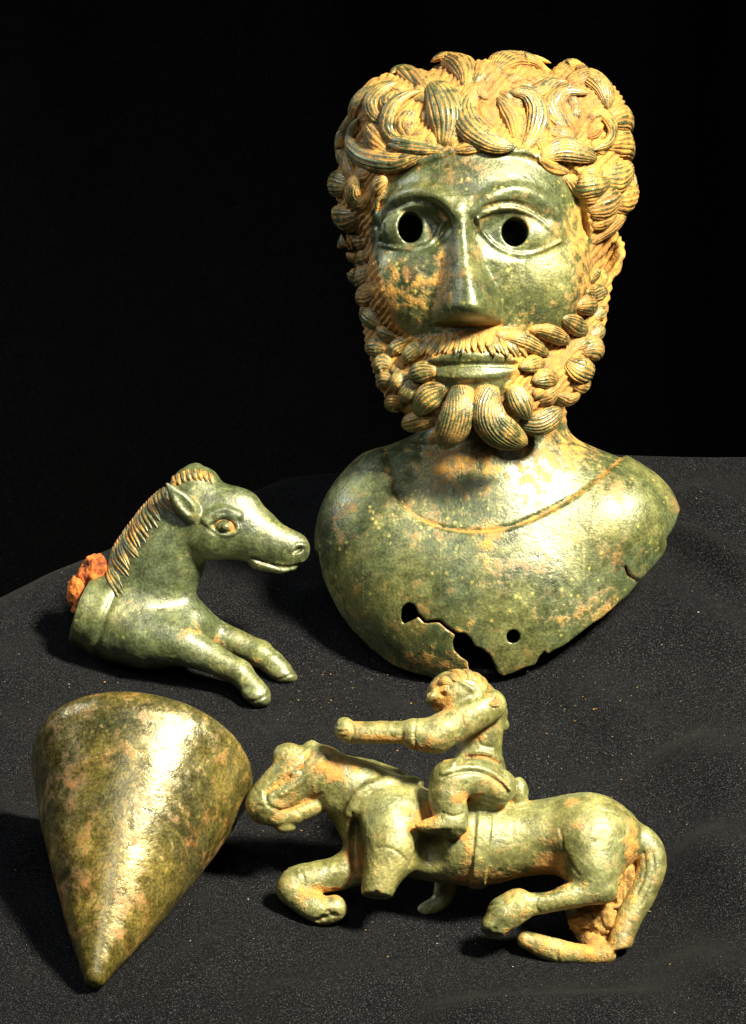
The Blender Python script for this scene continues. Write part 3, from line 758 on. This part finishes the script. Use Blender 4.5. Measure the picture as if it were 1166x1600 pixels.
for i, x in enumerate(np.linspace(664, 800, 25)):
    x = x + SR.normal(0, 1.5); dx = (x - 728) * 0.22 + SR.normal(0, 2)
    y1 = 562 + 5 * abs((x - 735) / 65) ** 1.5 + SR.normal(0, 2)
    lock([(x - dx * 0.4, 531 + SR.normal(0, 2)), (x, 545), (x + dx, y1)], SR.uniform(3.6, 6.0), lift=4 + SR.normal(0, .8), ribs=3, soil=.48, name='moustache_lock', tip=0.5)
# flat filler locks between the big curls
FR = np.random.default_rng(23); made = 0
for i in range(400):
    x, y = FR.uniform(530, 985), FR.uniform(100, 330)
    if ((x - 757) / 218) ** 2 + ((y - 290) / 186) ** 2 > 0.97: continue
    if poly_sdf(np.array([x], dtype=np.float32), np.array([y], dtype=np.float32), FACE)[0] < 16: continue
    vx, vy = x - 757, y - 130; L = math.hypot(vx, vy) + 1e-6; vx, vy = vx / L, vy / L
    a = FR.normal(0, 0.6); vx, vy = vx * math.cos(a) - vy * math.sin(a), vx * math.sin(a) + vy * math.cos(a)
    l = FR.uniform(12, 20); b2 = FR.normal(0, 6)
    lock([(x - vx * l, y - vy * l), (x - vy * b2, y + vx * b2), (x + vx * l, y + vy * l)], FR.uniform(9, 14), th=7, lift=2.0, ribs=7, soil=.62, nt=14)
    made += 1
    if made >= 34: break
# locks round the sides and the back of the head
for i in range(54):
    a = math.radians(-95 + 190 * ((i * 0.618) % 1.0)); b_ = math.radians(-38 + 112 * ((i + 0.5) / 54))
    n0 = np.array((math.sin(a) * math.cos(b_), math.cos(a) * math.cos(b_), -math.sin(b_)))
    c0 = np.array((757, 8, 300)); p0 = c0 + n0 * np.array((210, 190, 190))
    if p0[1] < 20: p0[1] = 20 + (20 - p0[1]) * 0.2
    if p0[1] > 185: p0[1] = 185
    tz = np.array((math.cos(a) * 0.6, -math.sin(a) * 0.6, 0.8)); tz = tz * (22 + 8 * math.sin(i * 3.1))
    pts = np.array([p0 - tz, p0 + tz * 0.2, p0 + tz * np.array((0.6, 0.6, 1))])
    for _ in range(4):
        pts = pts - B.grad(pts) * np.clip(B.sample(pts), -40, 40)[:, None]
    lock(None, 14 + 4 * math.sin(i * 1.7), lift=6, ribs=8, soil=.45, pts3=pts, dep_smooth=0, nt=16)
# ------------------------------------------------------------------ the horse protome (forepart of a horse)
H = Field((84, -125, 700), (510, 150, 1125), 1.75)
H.chain([(142, 36, 958, 58), (200, 32, 980, 62), (255, 24, 990, 52), (292, 24, 978, 40)], k=0, n=10)
H.chain([(218, 40, 958, 60), (240, 34, 902, 68), (266, 22, 848, 62), (288, 10, 802, 50), (304, 6, 778, 42)], k=26, sy=0.74, n=12)
H.chain([(312, 4, 786, 42), (340, 0, 810, 54), (382, -6, 828, 48), (420, -10, 846, 35), (458, -12, 858, 27)], k=16, sy=0.72, n=12)
H.ell((330, -10, 836), (32, 28, 32), 28)                                    # jowl
H.ell((306, 10, 748), (32, 22, 20), 14)                                     # poll and forelock
H.ell((372, -4, 782), (26, 20, 14), 24)
H.ell((300, 34, 742), (18, 10, 22), 8, rot=np.array(Matrix.Rotation(math.radians(55), 3, 'Y')))   # far ear
# near leg, far leg
H.chain([(226, 2, 1000, 40), (275, -10, 1003, 36), (320, -20, 1022, 26), (352, -28, 1038, 22), (376, -34, 1050, 19.5)], k=18, n=12)
H.chain([(376, -34, 1050, 19), (391, -42, 1067, 18.5), (405, -48, 1083, 19)], k=8)
H.ell((402, -50, 1086), (24, 20, 14), 4, rot=np.array(Matrix.Rotation(math.radians(22), 3, 'Y')))
H.chain([(288, 52, 972, 32), (330, 50, 992, 26), (372, 42, 1008, 22), (404, 34, 1022, 21)], k=22, n=10)
H.chain([(404, 34, 1022, 20), (424, 26, 1036, 20), (440, 20, 1050, 17)], k=8)
H.ell((442, 18, 1055), (24, 18, 13), 4, rot=np.array(Matrix.Rotation(math.radians(15), 3, 'Y')))
# hoof line
P = spline([(384, 1094), (402, 1092), (422, 1082)], 8)
H.chain([(x, H.depth(x, y) + 0.5, y, 1.6) for x, y in P], k=2, sub=True)
P = spline([(424, 1064), (442, 1060), (462, 1050)], 8)
H.chain([(x, H.depth(x, y) + 0.5, y, 1.6) for x, y in P], k=2, sub=True)
# ring band and open end
s, X, Y, Z = H.box((84, -100, 870), (230, 150, 1060))
ax3 = np.array((0.93, -0.10, 0.34)); ax3 /= np.linalg.norm(ax3)
u = (X - 150) * ax3[0] + (Y - 36) * ax3[1] + (Z - 962) * ax3[2]
rad = np.sqrt(np.maximum((X - 150) ** 2 + (Y - 36) ** 2 + (Z - 962) ** 2 - u ** 2, 0))
gate = sstep(Z + 0 * X + 0 * Y, 905, 935)
H.D[s] += (3.0 * np.exp(-((u - 22) / 5.0) ** 2) * gate - 1.6 * np.exp(-((u - 8) / 9) ** 2) * gate).astype(np.float32)
H.plane((150 - 27 * ax3[0], 36, 962 - 27 * ax3[2]), -ax3, (84, -100, 860), (240, 150, 1060), k=4)
H.chain([(90, 36, 940, 50), (138, 36, 957, 49), (160, 36, 965, 40)], k=2, sub=True)
# eye
ed = H.depth(352, 822)
H.ell((350, ed - 3, 822), (24, 11, 15), 5, sub=True)
H.ell((352, ed + 7, 823), (15, 12, 11), 2)
H.ell((354, H.depth(354, 823) - 1, 823), (6, 4, 6), 1)
lid = spline([(326, 819), (338, 811), (352, 806), (367, 812), (374, 825), (365, 834), (350, 836), (336, 829), (326, 819)], 26)
H.chain([(x, H.depth(x, y) - 0.5, y, 3.4) for x, y in lid], k=1.5)
brow = spline([(322, 812), (336, 801), (354, 797), (374, 806)], 12)
H.chain([(x, H.depth(x, y) + 1, y, 6) for x, y in brow], k=7)
# mouth, lower lip and nostril
mo = spline([(396, 872), (418, 880), (446, 887), (474, 881)], 14)
H.chain([(402, -10, 878, 12), (440, -12, 886, 11), (455, -12, 884, 9)], k=8)
H.chain([(x, H.depth(x, y) + 1, y, 3.0) for x, y in mo], k=3, sub=True)
H.ell((467, H.depth(466, 858), 859), (11, 6, 4), 2, rot=np.array(Matrix.Rotation(math.radians(-25), 3, 'Y')), sub=True)
nr = spline([(456, 858), (466, 851), (477, 853)], 8)
H.chain([(x, H.depth(x, y) + 1, y, 3) for x, y in nr], k=4)
# near ear: a leaf with a hollow front
dv = np.array((263 - 304, 0, 757 - 803.0)); dv /= np.linalg.norm(dv)
edp = H.depth(296, 795)
H.chain([(306, edp - 2, 808, 12), (295, edp - 8, 795, 17), (282, edp - 12, 779, 14), (270, edp - 14, 764, 7), (262, edp - 15, 755, 1.5)], k=4, sy=0.7, n=8)
H.chain([(300, edp - 22, 800, 8), (290, edp - 27, 787, 11), (278, edp - 26, 773, 7), (269, edp - 24, 762, 2)], k=2, sy=0.9, n=8, sub=True)

horse_root = root('horse_protome', to_world([(250, 40, 1052)], D_HORSE)[0],
                  'green bronze front half of a horse with both forelegs stretched out', 'horse figurine')
V, Q = H.mesh(); V = relax(V, Q, 2, 0.5); N = H.grad(V, 3.5)
cav = cavity(H, V, N, (5, 11))
def hb(x, y, rx, ry, a): return a * np.exp(-((V[:, 0] - x) / rx) ** 2 - ((V[:, 2] - y) / ry) ** 2)
paint = hb(295, 985, 26, 14, .5) + hb(330, 1010, 30, 26, .55) * (V[:, 1] > 20) + hb(400, 1040, 20, 20, .35) * (V[:, 1] > 5) + hb(356, 822, 18, 14, .42) + hb(310, 752, 32, 10, .4) + hb(285, 790, 10, 10, .2) + hb(310, 870, 16, 10, .3)
V = V + N * (fbm(V, 26, 3) * 0.9 + fbm(V, 7, 13) * 0.25)[:, None]
make_obj('body', to_world(V, D_HORSE), Q, M_horse, horse_root, {'dirt': np.clip(np.maximum(cav - 0.3, 0) * 0.8 + paint, 0, 1.1)})
# mane
crest = spline([(166, 878), (174, 852), (188, 830), (206, 806), (226, 782), (246, 764), (268, 750)], 30)
for i, (cx, cy) in enumerate(crest[:27]):
    f = i / 29.0
    L = 66 - 26 * f + 4 * math.sin(i * 2.3)
    ex, ey = cx + 22 + 5 * math.sin(i * 1.3) - 6 * f, cy + L * 0.86
    p = [(cx + 1, cy + 1), (cx + 4 + 2 * math.sin(i), cy + L * 0.40), (ex, ey)]
    lock(p, 4.6, th=5.2, lift=1.6, ribs=2, soil=.34, name='mane_strand', F=H, parent=horse_root, mat=M_horse, d=D_HORSE, root_w=0.9, tip=0.75, sink=0.15, nt=14)
for i, (cx, cy) in enumerate(spline([(272, 752), (292, 742), (312, 741), (330, 746)], 8)):
    lock([(cx - 2, cy - 8), (cx, cy + 1), (cx + 3, cy + 11)], 5.0, th=4.5, lift=1.5, ribs=3, soil=.5, name='forelock_strand', F=H, parent=horse_root, mat=M_horse, d=D_HORSE, root_w=0.9, tip=0.6, sink=0.15, nt=10)
# lumps of iron rust in the open end
def lump(name, c, r, mat, parent, d, amp=0.22, seed=1, sc=18.0, n=42):
    th = np.linspace(0, math.pi, n); ph = np.linspace(0, 2 * math.pi, 2 * n, endpoint=False)
    T, P = np.meshgrid(th, ph, indexing='ij')
    D_ = np.stack([np.sin(T) * np.cos(P), np.sin(T) * np.sin(P), np.cos(T)], -1).reshape(-1, 3)
    k = 1 + amp * fbm(D_ * np.mean(r) + np.array(c), sc, seed, 4) * 1.6
    v = np.array(c) + D_ * np.array(r) * k[:, None]
    m = 2 * n; q = []
    i = np.arange(m); i2 = (i + 1) % m
    for j in range(n - 1): q.append(np.stack([j * m + i, j * m + i2, (j + 1) * m + i2, (j + 1) * m + i], 1))
    return make_obj(name, to_world(v, d), np.vstack(q), mat, parent, {'dirt': np.ones(len(v))})
lump('rust_lump', (147, 42, 894), (23, 26, 27), M_rust, horse_root, D_HORSE, 0.30, 3)
lump('rust_lump', (120, 40, 928), (19, 26, 29), M_rust, horse_root, D_HORSE, 0.25, 8)
lump('rust_lump', (134, 44, 952), (22, 30, 26), M_rust, horse_root, D_HORSE, 0.25, 12)
# ------------------------------------------------------------------ horse and rider
R = Field((380, -150, 1030), (1060, 110, 1525), 1.9)
# barrel, chest, rump
R.chain([(598, 4, 1286, 66), (660, 4, 1304, 70), (740, 4, 1318, 67), (812, 4, 1312, 58), (866, 2, 1306, 60), (918, 0, 1306, 68), (945, 0, 1310, 58)], k=0, n=18)
# neck and head
R.chain([(602, 0, 1272, 64), (568, -4, 1248, 58), (536, -8, 1228, 48), (508, -10, 1212, 40)], k=20, sy=0.8, n=10)
R.chain([(500, -10, 1198, 35), (462, -14, 1214, 38), (432, -18, 1238, 34), (414, -20, 1254, 25)], k=12, sy=0.8, n=10)
R.ell((452, -8, 1180), (26, 22, 20), 10); R.ell((486, -6, 1170), (13, 10, 14), 8)
R.ell((414, -22, 1257), (24, 24, 27), 20)
R.chain([(430, -24, 1276, 14), (462, -20, 1272, 15), (492, -14, 1256, 16)], k=6)
R.ell((446, -18, 1291), (17, 12, 9), 5)
g = spline([(436, 1264), (460, 1259), (482, 1250), (504, 1237)], 10)
R.chain([(x, R.depth(x, y) + 1, y, 2.2) for x, y in g], k=3, sub=True)
g = spline([(440, 1238), (465, 1222), (486, 1202), (506, 1180)], 12)
R.chain([(x, R.depth(x, y) + 1, y, 5.0) for x, y in g], k=5)
g = spline([(420, 1232), (450, 1212), (474, 1190), (486, 1172)], 12)
R.chain([(x, R.depth(x, y) + 1, y, 4.0) for x, y in g], k=5, sub=True)
g = spline([(416, 1234), (420, 1254), (434, 1262)], 8)
R.chain([(x, R.depth(x, y), y, 2.6) for x, y in g], k=3, sub=True)
R.ell((462, R.depth(462, 1206), 1206), (8, 5, 6), 3)
# far crest of the neck seen over the top
R.chain([(540, 14, 1190, 9), (580, 18, 1196, 9), (620, 20, 1210, 8), (640, 18, 1220, 6)], k=9)
# collar strap
g = spline([(546, 1268), (556, 1242), (576, 1226), (604, 1218), (640, 1219), (655, 1224)], 16)
R.chain([(x, R.depth(x, y) + 1, y, 7.5) for x, y in g], k=3)
g2 = spline([(552, 1268), (562, 1246), (582, 1231), (606, 1224), (640, 1225)], 14)
R.chain([(x, R.depth(x, y) + 0.5, y, 2.2) for x, y in g2], k=2, sub=True)
# near foreleg, broken off
R.chain([(612, -30, 1280, 54), (612, -52, 1318, 46), (600, -66, 1352, 33), (590, -74, 1384, 25), (586, -80, 1404, 23)], k=22, n=10)
R.plane((587, -76, 1393), (-0.12, -0.35, 1), (550, -140, 1340), (630, -10, 1440), k=4)
g = spline([(588, 1318), (604, 1316), (622, 1324), (634, 1336)], 10)
R.chain([(x, R.depth(x, y), y, 1.7) for x, y in g], k=2, sub=True)
# folded foreleg
R.chain([(568, -12, 1345, 34), (530, -18, 1362, 27), (492, -26, 1370, 26), (464, -30, 1376, 25), (457, -34, 1386, 23)], k=18, n=10)
R.chain([(457, -34, 1386, 23), (476, -42, 1404, 22), (502, -46, 1417, 23), (522, -46, 1415, 21)], k=8, n=8)
R.plane((516, -60, 1430), (0.25, -0.8, 0.75), (470, -140, 1395), (560, 20, 1460), k=4)
R.ell((562, 30, 1312), (16, 12, 14), 6)
# near hind leg
R.chain([(918, -20, 1314, 62), (922, -40, 1345, 48), (928, -52, 1372, 33), (938, -58, 1384, 23)], k=20, n=10)
R.chain([(942, -58, 1382, 19), (900, -64, 1391, 20), (860, -68, 1399, 19), (818, -72, 1408, 18)], k=8, n=8)
R.chain([(806, -74, 1408, 27), (786, -76, 1420, 28), (770, -80, 1440, 21)], k=6)
R.plane((766, -84, 1452), (-0.35, -0.5, 0.9), (730, -140, 1420), (810, -20, 1480), k=4)
g = spline([(818, 1394), (822, 1408), (816, 1426)], 6)
R.chain([(x, R.depth(x, y), y, 2.6) for x, y in g], k=4, sub=True)
g = spline([(752, 1412), (768, 1404), (790, 1400)], 8)
R.chain([(x, R.depth(x, y), y, 2.0) for x, y in g], k=3, sub=True)
# hollows before and behind the shoulder, ragged breaks
R.ell((556, -44, 1318), (10, 34, 44), 14, sub=True)
R.ell((672, -66, 1326), (20, 26, 34), 18, sub=True)
for (x, y, q) in ((580, 1392, 7), (594, 1395, 6), (588, 1386, 5), (508, 1428, 8), (522, 1424, 7), (498, 1432, 6), (514, 1418, 5), (764, 1450, 7), (776, 1452, 6), (770, 1442, 5), (816, 1462, 6), (962, 1478, 6), (972, 1476, 5), (946, 1494, 5)):
    R.ell((x, R.depth(x, y) - 1, y), (q, q * 0.9, q * 0.8), 2, sub=True)
# flank hollow
R.ell((848, -72, 1350), (30, 24, 36), 18, sub=True)
# tail
R.chain([(978, 2, 1300, 20), (1006, 0, 1318, 25), (1018, -6, 1350, 23), (1004, -14, 1392, 22), (982, -24, 1432, 20), (968, -34, 1466, 19), (964, -38, 1484, 17)], k=8, n=14)
R.plane((962, -38, 1482), (0.2, -0.2, 1), (930, -140, 1440), (1000, 60, 1524), k=3)
# far hind leg along the ground
R.chain([(900, 40, 1395, 22), (908, 20, 1440, 19), (930, -16, 1474, 18), (946, -36, 1486, 15)], k=6, n=8)
R.chain([(944, -38, 1488, 14), (900, -40, 1487, 17), (856, -42, 1478, 19), (820, -42, 1464, 14)], k=6, n=8)
# far foreleg stump in the shade below the belly
R.chain([(700, 60, 1375, 20), (694, 58, 1406, 16), (684, 56, 1418, 14), (664, 52, 1428, 12)], k=8, n=8)
# girth band
s, X, Y, Z = R.box((560, -150, 1200), (900, 110, 1410))
dist = (X - 752) + (Z - 1320) * 0.10 + 0.0 * Y
band = np.clip((13 - np.abs(dist)) / 2.5, 0, 1) * np.clip((Z - 1262) / 8, 0, 1)
R.D[s] -= (4.5 * band).astype(np.float32)
g = spline([(776, 1262), (812, 1262), (860, 1256), (905, 1252), (940, 1262), (962, 1268)], 20)
R.chain([(x, R.depth(x, y), y + 1.2 * math.sin(i * 2.0), 1.5) for i, (x, y) in enumerate(g)], k=2, sub=True)
horse_lo = R.D.copy()
# rider: trunk, skirt, thigh, shin, shoe
R.chain([(756, -10, 1116, 33), (752, -10, 1150, 33), (748, -8, 1184, 37), (746, -6, 1216, 47), (746, -4, 1240, 50)], k=6, sy=0.85, n=10)
R.ell((811, 0, 1238), (15, 18, 24), 8)
R.chain([(778, -42, 1226, 28), (740, -56, 1212, 30), (708, -66, 1212, 30)], k=12, n=6)
R.chain([(700, -68, 1216, 30), (698, -74, 1242, 29), (704, -76, 1268, 26), (706, -78, 1282, 22)], k=10, n=8)
SH = Field(R.lo, R.lo + (R.n - 1.5) * R.v, R.v)
SH.chain([(708, -82, 1284, 21), (690, -86, 1284, 18), (668, -88, 1284, 11), (652, -89, 1283, 5)], k=0, n=6)
SH.plane((690, -84, 1295), (0.05, -0.45, 1), (600, -150, 1240), (760, 40, 1340), k=3)
R.put((slice(None),) * 3, SH.D, 6)
del SH
# folds of the tunic
for ln, rr in (([(706, 1190), (726, 1176), (756, 1173), (783, 1186)], 4.0), ([(690, 1202), (716, 1194), (748, 1195), (776, 1210), (793, 1228)], 3.5)):
    P = spline(ln, 14)
    R.chain([(x, R.depth(x, y) + 1.0, y, rr) for x, y in P], k=5)
    R.chain([(x, R.depth(x, y + 7) + 0.5, y + 7, 2.4) for x, y in P], k=3, sub=True)
# head
R.ell((716, -26, 1084), (49, 42, 39), 6)
R.ell((756, -12, 1104), (22, 26, 24), 12)
R.chain([(712, -40, 1066, 3), (724, -40, 1072, 4), (738, -36, 1086, 4)], k=3, sub=True)
g = spline([(690, 1062), (706, 1058), (724, 1066), (742, 1080)], 10)
R.chain([(x, R.depth(x, y) + 1, y, 4.5) for x, y in g], k=4)
R.ell((676, R.depth(680, 1086), 1086), (10, 12, 8), 6); R.ell((690, R.depth(694, 1082) + 1, 1082), (6, 4, 4), 2, sub=True); R.ell((678, R.depth(680, 1100) + 1, 1101), (7, 4, 3), 2, sub=True)
R.ell((782, 2, 1114), (12, 12, 14), 6); R.ell((786, 2, 1132), (10, 10, 11), 4)
# raised arm and forearm
R.chain([(764, -44, 1100, 26), (730, -58, 1118, 27), (692, -68, 1138, 28), (676, -70, 1146, 27)], k=8, n=8)
R.chain([(682, -70, 1146, 26), (648, -70, 1143, 25)], k=6)
R.plane((628, -70, 1142), (-1, -0.1, 0), (600, -140, 1090), (660, 0, 1190), k=5)
R.chain([(640, -66, 1140, 18), (600, -64, 1141, 18), (548, -62, 1141, 17)], k=3)
R.ell((540, -62, 1136), (17, 18, 17), 4); R.ell((538, -64, 1124), (9, 9, 7), 4)
g = spline([(548, 1122), (553, 1138), (548, 1156)], 6)
R.chain([(x, R.depth(x, y), y, 1.8) for x, y in g], k=3, sub=True)
# face, hair, fingers, mane, eye and hooves, cut as lines
def line(pts, rr, k=2, sub=True, off=0.0, n=12):
    P = spline(pts, n); R.chain([(x, R.depth(x, y) + off, y, rr) for x, y in P], k=k, sub=sub)
for q in ([(690, 1052), (704, 1048), (720, 1050)], [(724, 1052), (744, 1062), (758, 1080)], [(716, 1058), (738, 1068), (752, 1086)], [(700, 1054), (712, 1052), (730, 1058)], [(744, 1056), (760, 1070), (770, 1090)]):
    line(q, 2.0)
line([(686, 1078), (694, 1076), (702, 1080)], 2.2, sub=False, off=0.5); line([(672, 1104), (680, 1104), (688, 1100)], 2.2)
line([(668, 1096), (672, 1088), (680, 1076)], 3.5, k=4, sub=False, off=1)
for yy in (1130, 1138, 1146): line([(523, yy), (532, yy + 1), (542, yy)], 2.0)
line([(718, 1112), (722, 1126), (716, 1142)], 2.0); line([(650, 1118), (646, 1142), (650, 1166)], 2.2)
line([(462, 1196), (470, 1190), (480, 1190)], 2.4, sub=False, off=0.5, n=7); line([(398, 1262), (404, 1256), (412, 1256)], 2.0, n=7)
line([(690, 1262), (706, 1268), (722, 1264)], 2.0, n=8); line([(726, 1218), (720, 1232), (724, 1246)], 2.2, n=8); line([(744, 1150), (752, 1162), (768, 1166)], 2.0, n=8)
line([(836, 1396), (834, 1406), (838, 1416)], 2.0, n=6); line([(470, 1356), (476, 1366), (474, 1382)], 2.3, n=7); line([(872, 1290), (880, 1330), (900, 1360)], 2.2, n=9)
line([(640, 1290), (650, 1320), (640, 1345)], 2.4, k=6, n=9); line([(870, 1470), (866, 1484), (872, 1498)], 2.0, n=6); line([(1004, 1330), (1006, 1360), (990, 1400)], 2.2, n=9); line([(1018, 1330), (1020, 1366), (1002, 1410)], 2.2, n=9)
rider_root = root('horse_and_rider', to_world([(720, -20, 1470)], D_RIDER)[0],
                  'pale green bronze figurine of a rider with raised arm on a galloping horse', 'figurine')
def build_part(F, name, dirt_fn, mat, parent, d, bump=0.8):
    V, Q = F.mesh(); V = relax(V, Q, 1, 0.5); N = F.grad(V, 3.5)
    cav = cavity(F, V, N, (5, 12))
    dirt = np.clip(np.maximum(cav - 0.22, 0) * 1.25 + dirt_fn(V) * 1.5 + 0.06, 0, 1.15)
    V = V + N * (fbm(V, 26, 31) * bump * 1.5 + fbm(V, 7, 51) * 0.6 + np.clip(dirt, 0, 1) * fbm(V, 9, 77) * 1.3)[:, None]
    return make_obj(name, to_world(V, d), Q, mat, parent, {'dirt': dirt})
def rider_dirt(V):
    def rb(x, y, rx, ry, a): return a * np.exp(-((V[:, 0] - x) / rx) ** 2 - ((V[:, 2] - y) / ry) ** 2)
    return (rb(460, 1200, 50, 40, .25) + rb(450, 1270, 40, 20, .3) + rb(528, 1200, 30, 26, .45) + rb(500, 1390, 40, 16, .5) + rb(660, 1270, 26, 20, .55) + rb(720, 1240, 30, 10, .5)
            + rb(690, 1085, 28, 36, .45) + rb(600, 1150, 50, 8, .4) + rb(650, 1165, 30, 10, .5) + rb(860, 1350, 26, 34, .55) + rb(780, 1370, 90, 20, .35) + rb(800, 1420, 26, 24, .3)
            + rb(985, 1330, 14, 60, .5) + rb(850, 1475, 60, 22, .22) + rb(650, 1440, 50, 20, .2) + rb(740, 1150, 30, 10, .35) + rb(730, 1330, 12, 60, .3) + rb(930, 1450, 40, 50, .5) + rb(560, 1340, 20, 30, .4))
build_part(R, 'body', rider_dirt, M_rider, rider_root, D_RIDER)
for p in ([(716, 1062), (704, 1052), (690, 1056)], [(724, 1060), (716, 1048), (702, 1046)], [(734, 1062), (734, 1050), (722, 1044)], [(742, 1068), (748, 1056), (738, 1048)], [(748, 1076), (758, 1066), (752, 1054)], [(752, 1086), (766, 1080), (764, 1066)],
          [(706, 1066), (694, 1060), (682, 1066)], [(760, 1096), (774, 1094), (774, 1080)]):
    lock(p, 7.5, th=4.0, lift=0.4, ribs=4, soil=.6, F=R, parent=rider_root, mat=M_rider, d=D_RIDER, nt=12, dep_smooth=6)
for c, r, sd in (((938, 4, 1408), (38, 30, 34), 5), ((952, -4, 1374), (30, 24, 34), 6), ((930, -4, 1440), (34, 26, 24), 7), ((966, 0, 1338), (18, 22, 34), 9), ((972, -2, 1376), (24, 20, 48), 15), ((950, -10, 1444), (24, 20, 30), 18)):
    lump('soil_clod', c, r, M_soil, rider_root, D_RIDER, 0.42, sd, 16.0, n=56)
# ------------------------------------------------------------------ the bronze cone lying on its side
RB, LB = 0.0216, 0.0503
tip = ground_pt(147, 1538, 0.0019)
t_b = ground_t(1194, 0.0196)
basec = CAM + RIGHT * ((224 - 583) / F_PX * t_b) + UP * ((800 - 1194) / F_PX * t_b) + FWD * t_b
axis = basec - tip; LB = np.linalg.norm(axis); axis = axis / LB
prof = [(0.0, 0.0), (0.0006, -0.0001), (0.0016, 0.0001), (0.0021, 0.0008)]
for i in range(1, 60):
    s_ = i / 60.0
    r = 0.0021 + (RB - 0.0021) * (1.16 * s_ - 0.16 * s_ ** 2.6) * (1 - 0.0 * s_)
    prof.append((r, 0.0008 + (LB - 0.0030) * s_))
rm = prof[-1][0]
for a in np.linspace(0.15, 1.0, 8):                       # rounded shoulder
    prof.append((rm + 0.0004 * math.sin(a * math.pi / 2) - 0.0022 * (1 - math.cos(a * math.pi / 2)), LB - 0.0022 + 0.0036 * math.sin(a * math.pi / 2)))
re_ = prof[-1][0]
prof += [(re_ - 0.0006, LB + 0.0012), (re_ - 0.0012, LB + 0.0006), (re_ * 0.6, LB + 0.0004), (0.0, LB + 0.0004)]
prof = np.array(prof); na = 150
u1 = np.cross(axis, np.array((0, 0, 1.0))); u1 /= np.linalg.norm(u1); u2 = np.cross(u1, axis)
ang = np.linspace(0, 2 * math.pi, na, endpoint=False)
ring = np.cos(ang)[:, None] * u1 + np.sin(ang)[:, None] * u2
V = np.concatenate([tip + axis * z + ring * r for r, z in prof])
nrm = np.concatenate([ring if r > 0 else ring * 0 for r, z in prof])
V = V + nrm * (fbm(V, 0.010, 4) * 0.00034 - 0.0007 * np.clip(fbm(V, 0.006, 61) - 0.42, 0, 1) + fbm(V, 0.003, 8) * 0.00007)[:, None]
i = np.arange(na); i2 = (i + 1) % na
Q = np.vstack([np.stack([j * na + i, j * na + i2, (j + 1) * na + i2, (j + 1) * na + i], 1)[:, ::-1] for j in range(len(prof) - 1)])
cone_root = root('bronze_cone', tuple(tip), 'mottled brown and green bronze cone lying with its point towards the front', 'cone')
dv = np.clip(0.10 + 0.22 * fbm(V, 0.012, 21), 0, 1)
make_obj('body', V, Q, M_cone, cone_root, {'dirt': dv})
# ------------------------------------------------------------------ crumbs of soil and specks of lint on the velvet
def specks(name, n, pts, rad, mat, label, seed):
    rng = np.random.default_rng(seed)
    base = np.array([(1, 0, 0), (-1, 0, 0), (0, 1, 0), (0, -1, 0), (0, 0, 1), (0, 0, -1)], float)
    fc = np.array([(0, 2, 4), (2, 1, 4), (1, 3, 4), (3, 0, 4), (2, 0, 5), (1, 2, 5), (3, 1, 5), (0, 3, 5)])
    vv = []; ff = []
    z = cloth_z(pts[:, 0], pts[:, 1])
    for i in range(len(pts)):
        r = rad[i] * rng.uniform(0.6, 1.3, (6, 1)) * np.array((1.2, 1.0, 0.7))
        vv.append(base * r + np.array((pts[i, 0], pts[i, 1], z[i] + rad[i] * 0.4))); ff.append(fc + 6 * i)
    o = make_obj(name, np.concatenate(vv), np.concatenate(ff), mat, smooth=False)
    o['kind'] = 'stuff'; o['label'] = label; o['category'] = 'debris'
rng = np.random.default_rng(11)
pts = []; rad = []
for (px, py, sp, n) in ((525, 1075, 45, 40), (700, 1120, 90, 26), (880, 1110, 110, 60), (470, 1230, 70, 22), (930, 1180, 120, 46), (560, 1440, 200, 24), (430, 1330, 60, 14), (250, 1090, 120, 16)):
    for k in range(n):
        q = ground_pt(px + rng.normal(0, sp), py + rng.normal(0, sp * 0.45)); pts.append(q[:2]); rad.append(0.00010 * math.exp(rng.normal(0, 0.42)))
specks('soil_crumbs', len(pts), np.array(pts), np.array(rad), M_soil, 'tiny ochre soil crumbs scattered over the black velvet', 3)
n = 420
pp = np.stack([rng.uniform(-0.12, 0.12, n), rng.uniform(-0.17, 0.06, n)], 1)
specks('lint_specks', n, pp, 0.00007 * np.exp(rng.normal(0, 0.35, n)), M_lint, 'fine pale lint specks all over the black velvet', 5)
